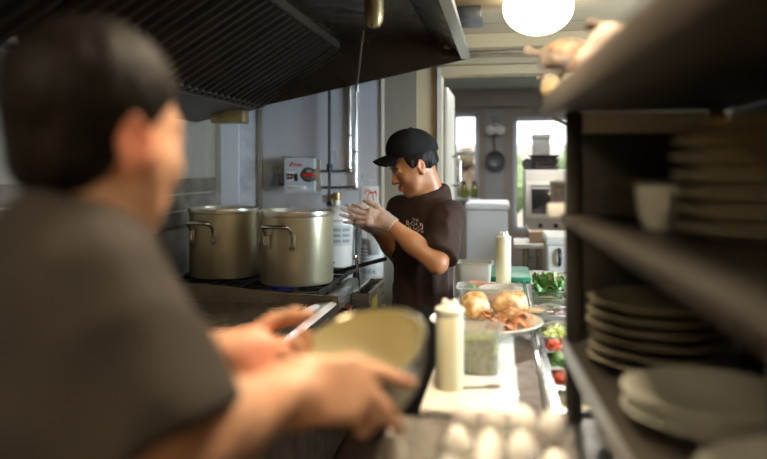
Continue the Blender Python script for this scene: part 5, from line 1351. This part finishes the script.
# collar rib
# printed chest mark on the left breast, laid on the cloth
dg = bpy.context.evaluated_depsgraph_get()
sh_o = [c for c in root.children if c.name.startswith('shirt')][0]
from mathutils.bvhtree import BVHTree
bv = BVHTree.FromPolygons([v.co + ctr for v in sh_o.data.vertices], [tuple(p.vertices) for p in sh_o.data.polygons])
tgt = W(414.5, 226, 2.7); 
cands = []
def lay(px, py):
    o_ = V((0, 0, H)); dv = (W(px, py, 1) - o_).normalized(); h = bv.ray_cast(o_, dv)
    return None if h[0] is None else h[0] - dv * .004
lines = [(415.5, 220.0, 'THE', 2.4), (414.5, 224.4, 'BOUJ', 4.8), (414.2, 229.2, 'HUOS', 4.4), (414.0, 232.9, 'IIIIII', 2.2)]
def print_marks():
    cu_parts = []
    for k, (px, py, body, size) in enumerate(lines):
        cu = bpy.data.curves.new('m', 'FONT'); cu.body = body; cu.size = size * 1.5; cu.align_x = 'CENTER'; cu.align_y = 'CENTER'; cu.resolution_u = 1
        to = bpy.data.objects.new('m', cu); COL.objects.link(to); bpy.context.view_layer.update()
        me = bpy.data.meshes.new_from_object(to.evaluated_get(bpy.context.evaluated_depsgraph_get())); bpy.data.objects.remove(to)
        a = math.radians(-11)
        sh = 1.05
        for v in me.vertices:
            x, y = v.co.x * sh, v.co.y
            p = lay(px + x * math.cos(a) + y * math.sin(a) * 1, py - (y * math.cos(a) + x * math.sin(a)))
            v.co = p if p is not None else V((0, 0, 0))
        me.materials.clear(); cu_parts.append(me)
    return cu_parts
for me in print_marks(): put('chest_print', me, M['print'], sh_o, smooth=False)
tr_ = SDF(ctr + V((-.35, -.35, .03)), ctr + V((.35, .35, 1.05)), .007); 
tr_.ell(at(ctr, .90), (.108, .155, .14), Rb, .0); legs(tr_, .014, .07); tr_.cut(at(ctr, .075), -UP); tr_.cut(at(ctr, .97), UP)
put('trousers', tr_.mesh('trousers', folds(.006, 9, (1, 1, .5), 4.)), M['trousers'], root)
for s in (-1, 1):
    a = at(ctr, .05, -.03, s * .09); ss = SDF(a - V((.25, .25, .06)), a + V((.25, .25, .12)), .005)
    ss.cap(a, a + f * .17 + V((0, 0, -.008)), .048, .042, .0); ss.cap(a + V((0, 0, .02)), a + V((0, 0, .05)), .05, .048, .02); ss.cut(V((0, 0, .002)), -UP)
    put('shoe', ss.mesh('shoe'), M['shoe'], root)
# hair under the cap
hr = SDF(hp - V((.16, .16, .16)), hp + V((.16, .16, .18)), .0035); hr.T = HT
hr.ell((-.014, 0, .030), (.104, .083, .094), None, 0)
hr.ell((-.07, 0, -.03), (.032, .056, .036), None, .03)
for s in (-1, 1): hr.cap((.030, s * .071, .02), (.030, s * .070, -.012), .010, .007, .012)
hr.cut((0, 0, .052), (0, 0, 1)); hr.cut((.0, 0, -.050), (-.2, 0, -1)); hr.cut((.034, 0, .0), (1, 0, -.3), where=((.10, 0, -.03), .2)) 
hr.ell((.06, 0, -.075), (.105, .12, .085), None, .006, True)
for s in (-1, 1): hr.ell((-.004, s * .088, -.018), (.024, .022, .034), None, .004, True)
put('hair', hr.mesh('hair', lambda p: .0035 * noise.noise(V((p.x * 70, p.y * 70, p.z * 25)))), M['hair'], root)
# cap: crown, brim, button, eyelets
CTm = HT @ Matrix.Translation((-.010, 0, .052)) @ Matrix.Rotation(math.radians(-19), 4, 'Y') @ Matrix.Translation((0, 0, -.040))
cp = SDF(hp - V((.2, .2, .1)), hp + V((.2, .2, .22)), .0035); cp.T = CTm
cp.ell((-.012, 0, .040), (.110, .092, .100), None, 0); cp.ell((.02, 0, .060), (.088, .082, .078), None, .02)
cp.cut((0, 0, .028), (-.10, 0, -1)); cp.ell((-.012, 0, .02), (.104, .086, .085), None, .0, True)
crown = put('cap_crown', cp.mesh('cap_crown', lambda p: .002 * noise.noise(p * 25)), M['cap'], root)
def brim(u, v):
    a = (u - .5) * 2
    x = .074 + .012 * (1 - a * a) + v * .082 * math.sqrt(max(0, 1 - (abs(a) * .98) ** 2.6)); y = a * .079 * (1 - .06 * v)
    if v == 0: x = .098 * math.sqrt(max(.0, 1 - (a * .84) ** 2)) - .012 + .012
    z = .034 + .0 * v - .030 * a * a * (.5 + .5 * v) - .016 * v * v - .006 * v
    return CTm @ V((x, y, z))
sb = B(); sb.grid(brim, 28, 10, .0035); part('cap_brim', sb, M['cap'], crown)
sb = B(); sb.ell(CTm @ V((-.008, 0, .1415)), (.009, .009, .006), None, 2); part('cap_button', sb, M['cap'], crown)
for k in range(6):
    a = k * PI / 3 + PI / 6; c = CTm @ V((-.010 + .072 * math.cos(a), .061 * math.sin(a), .113)); nn = (CTm.to_3x3() @ V((math.cos(a) * .6, math.sin(a) * .6, .8))).normalized()
    sb = B(); sb.lathe([(.0018, 0), (.0045, 0), (.0045, .002), (.0018, .002), (.0018, 0)], c + nn * .0005, 14, look_rot(nn)); part('eyelet', sb, M['grey_ink'], crown)
for k in range(6):
    a = k * PI / 3; pts = []
    for j in range(12):
        e_ = .35 + j * (PI / 2 - .37) / 11
        p = V((-.012 + .1105 * math.cos(a) * math.cos(e_), .0925 * math.sin(a) * math.cos(e_), .040 + .1005 * math.sin(e_)))
        q = V((.02 + .0885 * math.cos(a) * math.cos(e_), .0825 * math.sin(a) * math.cos(e_), .060 + .0785 * math.sin(e_)))
        pts.append(CTm @ p)
    sb = B(); sb.tube(pts, .0012, 6); part('cap_seam', sb, M['cap'], crown)
# thin gloves
for hh, w0, el in ((hL, wrL, elL), (hR, wrR, elR)):
    c = V(w0) + V(hh['d']).normalized() * .08
    gs = SDF(c - V((.17, .17, .17)), c + V((.17, .17, .17)), .0035)
    hand(gs, **hh, sc=.90, rad=1.12)
    ax = (V(el) - V(w0)).normalized(); gs.cap(V(w0) - ax * .01, V(w0) + ax * .028, .031, .036, .012); gs.cut(V(w0) + ax * .03, ax)
    gm = gs.mesh('glove', lambda p: .0022 * noise.noise(p * 45) + .002 * abs(noise.noise(p * 90)), 1)
    put('glove', gm, M['glove'], root, 'clear plastic glove')

# ---------------------------------------------------------------- the man in front with the bowl
K = 700.
h1 = W(99, 131, .80)
phi = math.radians(55); hf = (RIGHT * math.cos(phi) + FWD * math.sin(phi)).normalized()
pit = math.radians(8); hfw = hf * math.cos(pit) - UP * math.sin(pit); hup = UP * math.cos(pit) + hf * math.sin(pit)
HT1 = frame_m(h1, hfw, hup, .96)
ph2 = math.radians(50); f1 = (RIGHT * math.cos(ph2) + FWD * math.sin(ph2)).normalized(); l1 = UP.cross(f1).normalized(); Rb1 = basis(f1, l1, UP)
c1_ = W(98, 168, .80); c1_.z = 0
root1 = thing('person', 'dark haired man in faded black shirt holding a steel bowl, seen from behind', 'person', c1_)
def a1(z, fo=0., lo=0.): return V((c1_.x, c1_.y, z)) + f1 * fo + l1 * lo
shR = W(92, 300, .715); shL = a1(1.30, -.01, .18)
elR, wrR = W(160, 452, .69), W(283, 396, .865)
elL, wrL = W(128, 372, .99), W(226, 354, 1.045)
lo = c1_ + V((-.5, -.42, -.01)); hi = c1_ + V((.62, .62, 1.72))
sk = SDF(lo, hi, .0048)
head(sk, HT1)
nb = a1(1.34, .005); nk = HT1.inverted() @ nb
sk.T = HT1; sk.cap((-.010, 0, -.05), nk, .056, .064, .02); sk.T = Matrix.Identity(4)
def torso1(S_, g, kk=.06):
    S_.ell(a1(1.275, -.015), (.085 + g, .150 + g, .060 + g), Rb1, kk)
    S_.ell(a1(1.17, .0), (.125 + g, .165 + g, .16 + g), Rb1, kk)
    S_.ell(a1(1.03, .02), (.155 + g, .185 + g, .18 + g), Rb1, kk)
    S_.ell(a1(.90, .0), (.140 + g, .180 + g, .14 + g), Rb1, kk)
def legs1(S_, g, to=.06):
    for s in (-1, 1):
        p0, p1, p2 = a1(.86, 0, s * .095), a1(.47, .01, s * .105), a1(.09, -.015, s * .11)
        S_.chain([p0, p1, V((p2.x, p2.y, to))], [.098 + g, .068 + g, .046 + g * 1.5], .03)
torso1(sk, 0); legs1(sk, 0)
for s in (-1, 1):
    a = a1(.05, -.02, s * .11); sk.cap(a, a + f1 * .15 + V((0, 0, -.015)), .036, .026, .03)
sk.cap(shR, elR, .062, .050, .04); sk.cap(elR, elR * .55 + wrR * .45, .050, .047, .02); sk.cap(elR * .6 + wrR * .4, wrR, .047, .031, .02)
sk.cap(shL, elL, .062, .048, .04); sk.cap(elL, elL * .55 + wrL * .45, .048, .044, .02); sk.cap(elL * .6 + wrL * .4, wrL, .044, .030, .02)
# bowl placement
bc = W(347, 354, 1.0)
nb_ = (RIGHT * -.325 + UP * .90 - FWD * .26).normalized()
R0 = .113; depth = .098
# right hand: spread over the near side of the bowl, fingers toward the right
dR = W(404, 386, .885) - wrR
hR1 = dict(wrist=wrR, d=dR, dors=-FWD * .85 + UP * .42, thumb_sgn=1, curls=[(.16, .2, .15), (.2, .25, .2), (.6, .9, .6), (.7, 1.0, .6)], spread=(-.34, -.92, -.95, -1.0), thumb=((.6, .15, -.75), (.7, .0, -.7), (.8, .0, -.6)))
dL = W(262, 362, 1.035) - wrL
hL1 = dict(wrist=wrL, d=dL, dors=-RIGHT * .35 + FWD * .5 - UP * .35, thumb_sgn=1, curls=[(.6, .9, .5), (.75, .95, .5), (.8, 1.0, .6), (.85, 1.0, .6)], spread=(.12, .02, -.08, -.18), thumb=((.6, .75, -.1), (.9, .4, -.2), (1, .1, -.3)))
for hh in (hR1, hL1):
    d_ = V(hh['d']).normalized(); n_ = V(hh['dors']); n_ = (n_ - d_ * n_.dot(d_)).normalized(); hh['thumb_sgn'] = 1 if n_.cross(d_).z > 0 else -1
hand(sk, **hR1, sc=1.03, rad=1.18); hand(sk, **hL1, sc=1.0, rad=1.08)
bo = put('body', sk.mesh('body'), M['skin1'], root1)
tint(bo, [(HT1 @ V((-.006, .086, -.012)), .05, (1.05, .62, .55)), (HT1 @ V((-.006, -.086, -.012)), .05, (1.05, .62, .55)), (W(265, 362, 1.03), .07, (1.05, .72, .70))])
eyes(HT1, root1)
hr = SDF(h1 - V((.18, .18, .16)), h1 + V((.18, .18, .2)), .004); hr.T = HT1
hr.ell((-.013, 0, .033), (.107, .087, .100), None, 0); hr.ell((-.045, 0, -.045), (.050, .062, .045), None, .03)
hr.ell((.098, 0, -.05), (.110, .14, .115), None, .012, True)
hr.cut((-.06, 0, -.080), (-.25, 0, -1))
for s in (-1, 1): hr.ell((-.004, s * .088, -.018), (.026, .024, .036), None, .004, True)
put('hair', hr.mesh('hair', lambda p: .003 * noise.noise(V((p.x * 80, p.y * 80, p.z * 40))), 1), M['hair'], root1)
st = SDF(c1_ + V((-.5, -.42, .55)), c1_ + V((.5, .5, 1.5)), .0055)
torso1(st, .014, .05)
st.cap(a1(1.402, -.03), a1(1.27, -.02), .082, .12, .05)
st.cap(shR, shR + (elR - shR) * .98, .074, .080, .05); st.cap(shL, shL + (elL - shL) * .9, .074, .078, .05)
st.ell(a1(1.492, .012), (.090, .078, .055), Rb1 @ Matrix.Rotation(.4, 3, 'Y'), .012, True)
st.cut(shR + (elR - shR) * .93, elR - shR, where=(elR, .16)); st.cut(shL + (elL - shL) * .86, elL - shL, where=(elL, .15)); st.cut(a1(.70), -UP)
put('shirt', st.mesh('shirt', folds(.010, 8, (1.2, 1.2, .8), 5.), 2), M['shirt1'], root1)
tr_ = SDF(c1_ + V((-.35, -.35, .03)), c1_ + V((.4, .4, 1.05)), .007)
tr_.ell(a1(.90), (.148, .187, .14), Rb1, .0); legs1(tr_, .016, .07); tr_.cut(a1(.075), -UP); tr_.cut(a1(.96), UP)
put('trousers', tr_.mesh('trousers', folds(.006, 9, (1, 1, .5), 6.)), M['trousers'], root1)
for s in (-1, 1):
    a = a1(.05, -.03, s * .11); ss = SDF(a - V((.25, .25, .06)), a + V((.25, .25, .12)), .005)
    ss.cap(a, a + f1 * .17 + V((0, 0, -.008)), .048, .042, .0); ss.cap(a + V((0, 0, .02)), a + V((0, 0, .05)), .05, .048, .02); ss.cut(V((0, 0, .002)), -UP)
    put('shoe', ss.mesh('shoe'), M['shoe'], root1)
# the bowl
t = thing('mixing_bowl', 'steel mixing bowl tilted in the hands of the man in front', 'bowl', bc)
Rn = look_rot(nb_)
pro = [(0, -depth), (R0 * .35, -depth), (R0 * .50, -depth * .95), (R0 * .75, -depth * .70), (R0 * .92, -depth * .36), (R0 * .985, -.010), (R0, 0)]
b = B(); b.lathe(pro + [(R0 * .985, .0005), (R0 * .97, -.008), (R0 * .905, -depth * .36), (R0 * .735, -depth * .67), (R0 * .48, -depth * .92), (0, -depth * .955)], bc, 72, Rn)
o = part('bowl_body', b, [M['bowl_out'], M['bowl_lit']], t)
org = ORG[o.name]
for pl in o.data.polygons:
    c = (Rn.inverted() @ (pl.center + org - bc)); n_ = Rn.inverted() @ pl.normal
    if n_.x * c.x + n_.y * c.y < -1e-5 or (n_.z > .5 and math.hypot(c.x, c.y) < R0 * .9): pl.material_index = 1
b = B(); b.tube([bc + Rn @ V((math.cos(k * PI / 36) * (R0 + .002), math.sin(k * PI / 36) * (R0 + .002), 0)) for k in range(72)], .0032, 8, closed=True); part('rolled_rim', b, mat('bowl_rim', (.72, .70, .50), .2, .9), t)

# ================================================================== light
w = bpy.data.worlds.new('daylight'); bpy.context.scene.world = w; w.use_nodes = True
bg = w.node_tree.nodes['Background']; bg.inputs[0].default_value = (.80, .90, 1.0, 1); bg.inputs[1].default_value = 2.2
def area(name, loc, rot, size, energy, col, sy=None):
    l_ = bpy.data.lights.new(name, 'AREA'); l_.energy = energy; l_.color = col; l_.size = size
    if sy: l_.shape = 'RECTANGLE'; l_.size_y = sy
    o = bpy.data.objects.new(name, l_); COL.objects.link(o); o.location = loc; o.rotation_euler = rot; return o
area('cool_fill_side', (2.42, 2.5, 1.5), (0, PI / 2, 0), 1.0, 170, (.60, .80, 1.0), 1.4)  # added cool fill outside the side opening, to blue the far wall
sun = bpy.data.lights.new('sun', 'SUN'); sun.energy = 2.0; sun.angle = .05; sun.color = (1, .95, .85); so = bpy.data.objects.new('sun', sun); COL.objects.link(so); so.rotation_euler = (math.radians(35), math.radians(25), 0)
sc = bpy.context.scene
sc.view_settings.view_transform = 'Standard'; sc.view_settings.exposure = 0.6
try: sc.view_settings.look = 'Medium Contrast'
except Exception as ex_: print('LOOK', ex_)
try: sc.view_settings.use_white_balance = True; sc.view_settings.white_balance_temperature = 7200
except Exception: pass
sc.cycles.use_denoising = True
try: sc.cycles.denoiser = 'OPENIMAGEDENOISE'
except Exception: pass
sc.cycles.max_bounces = 8; sc.cycles.volume_bounces = 1; sc.cycles.transparent_max_bounces = 12; sc.cycles.caustics_reflective = False; sc.cycles.caustics_refractive = False
sc.cycles.sample_clamp_indirect = 4
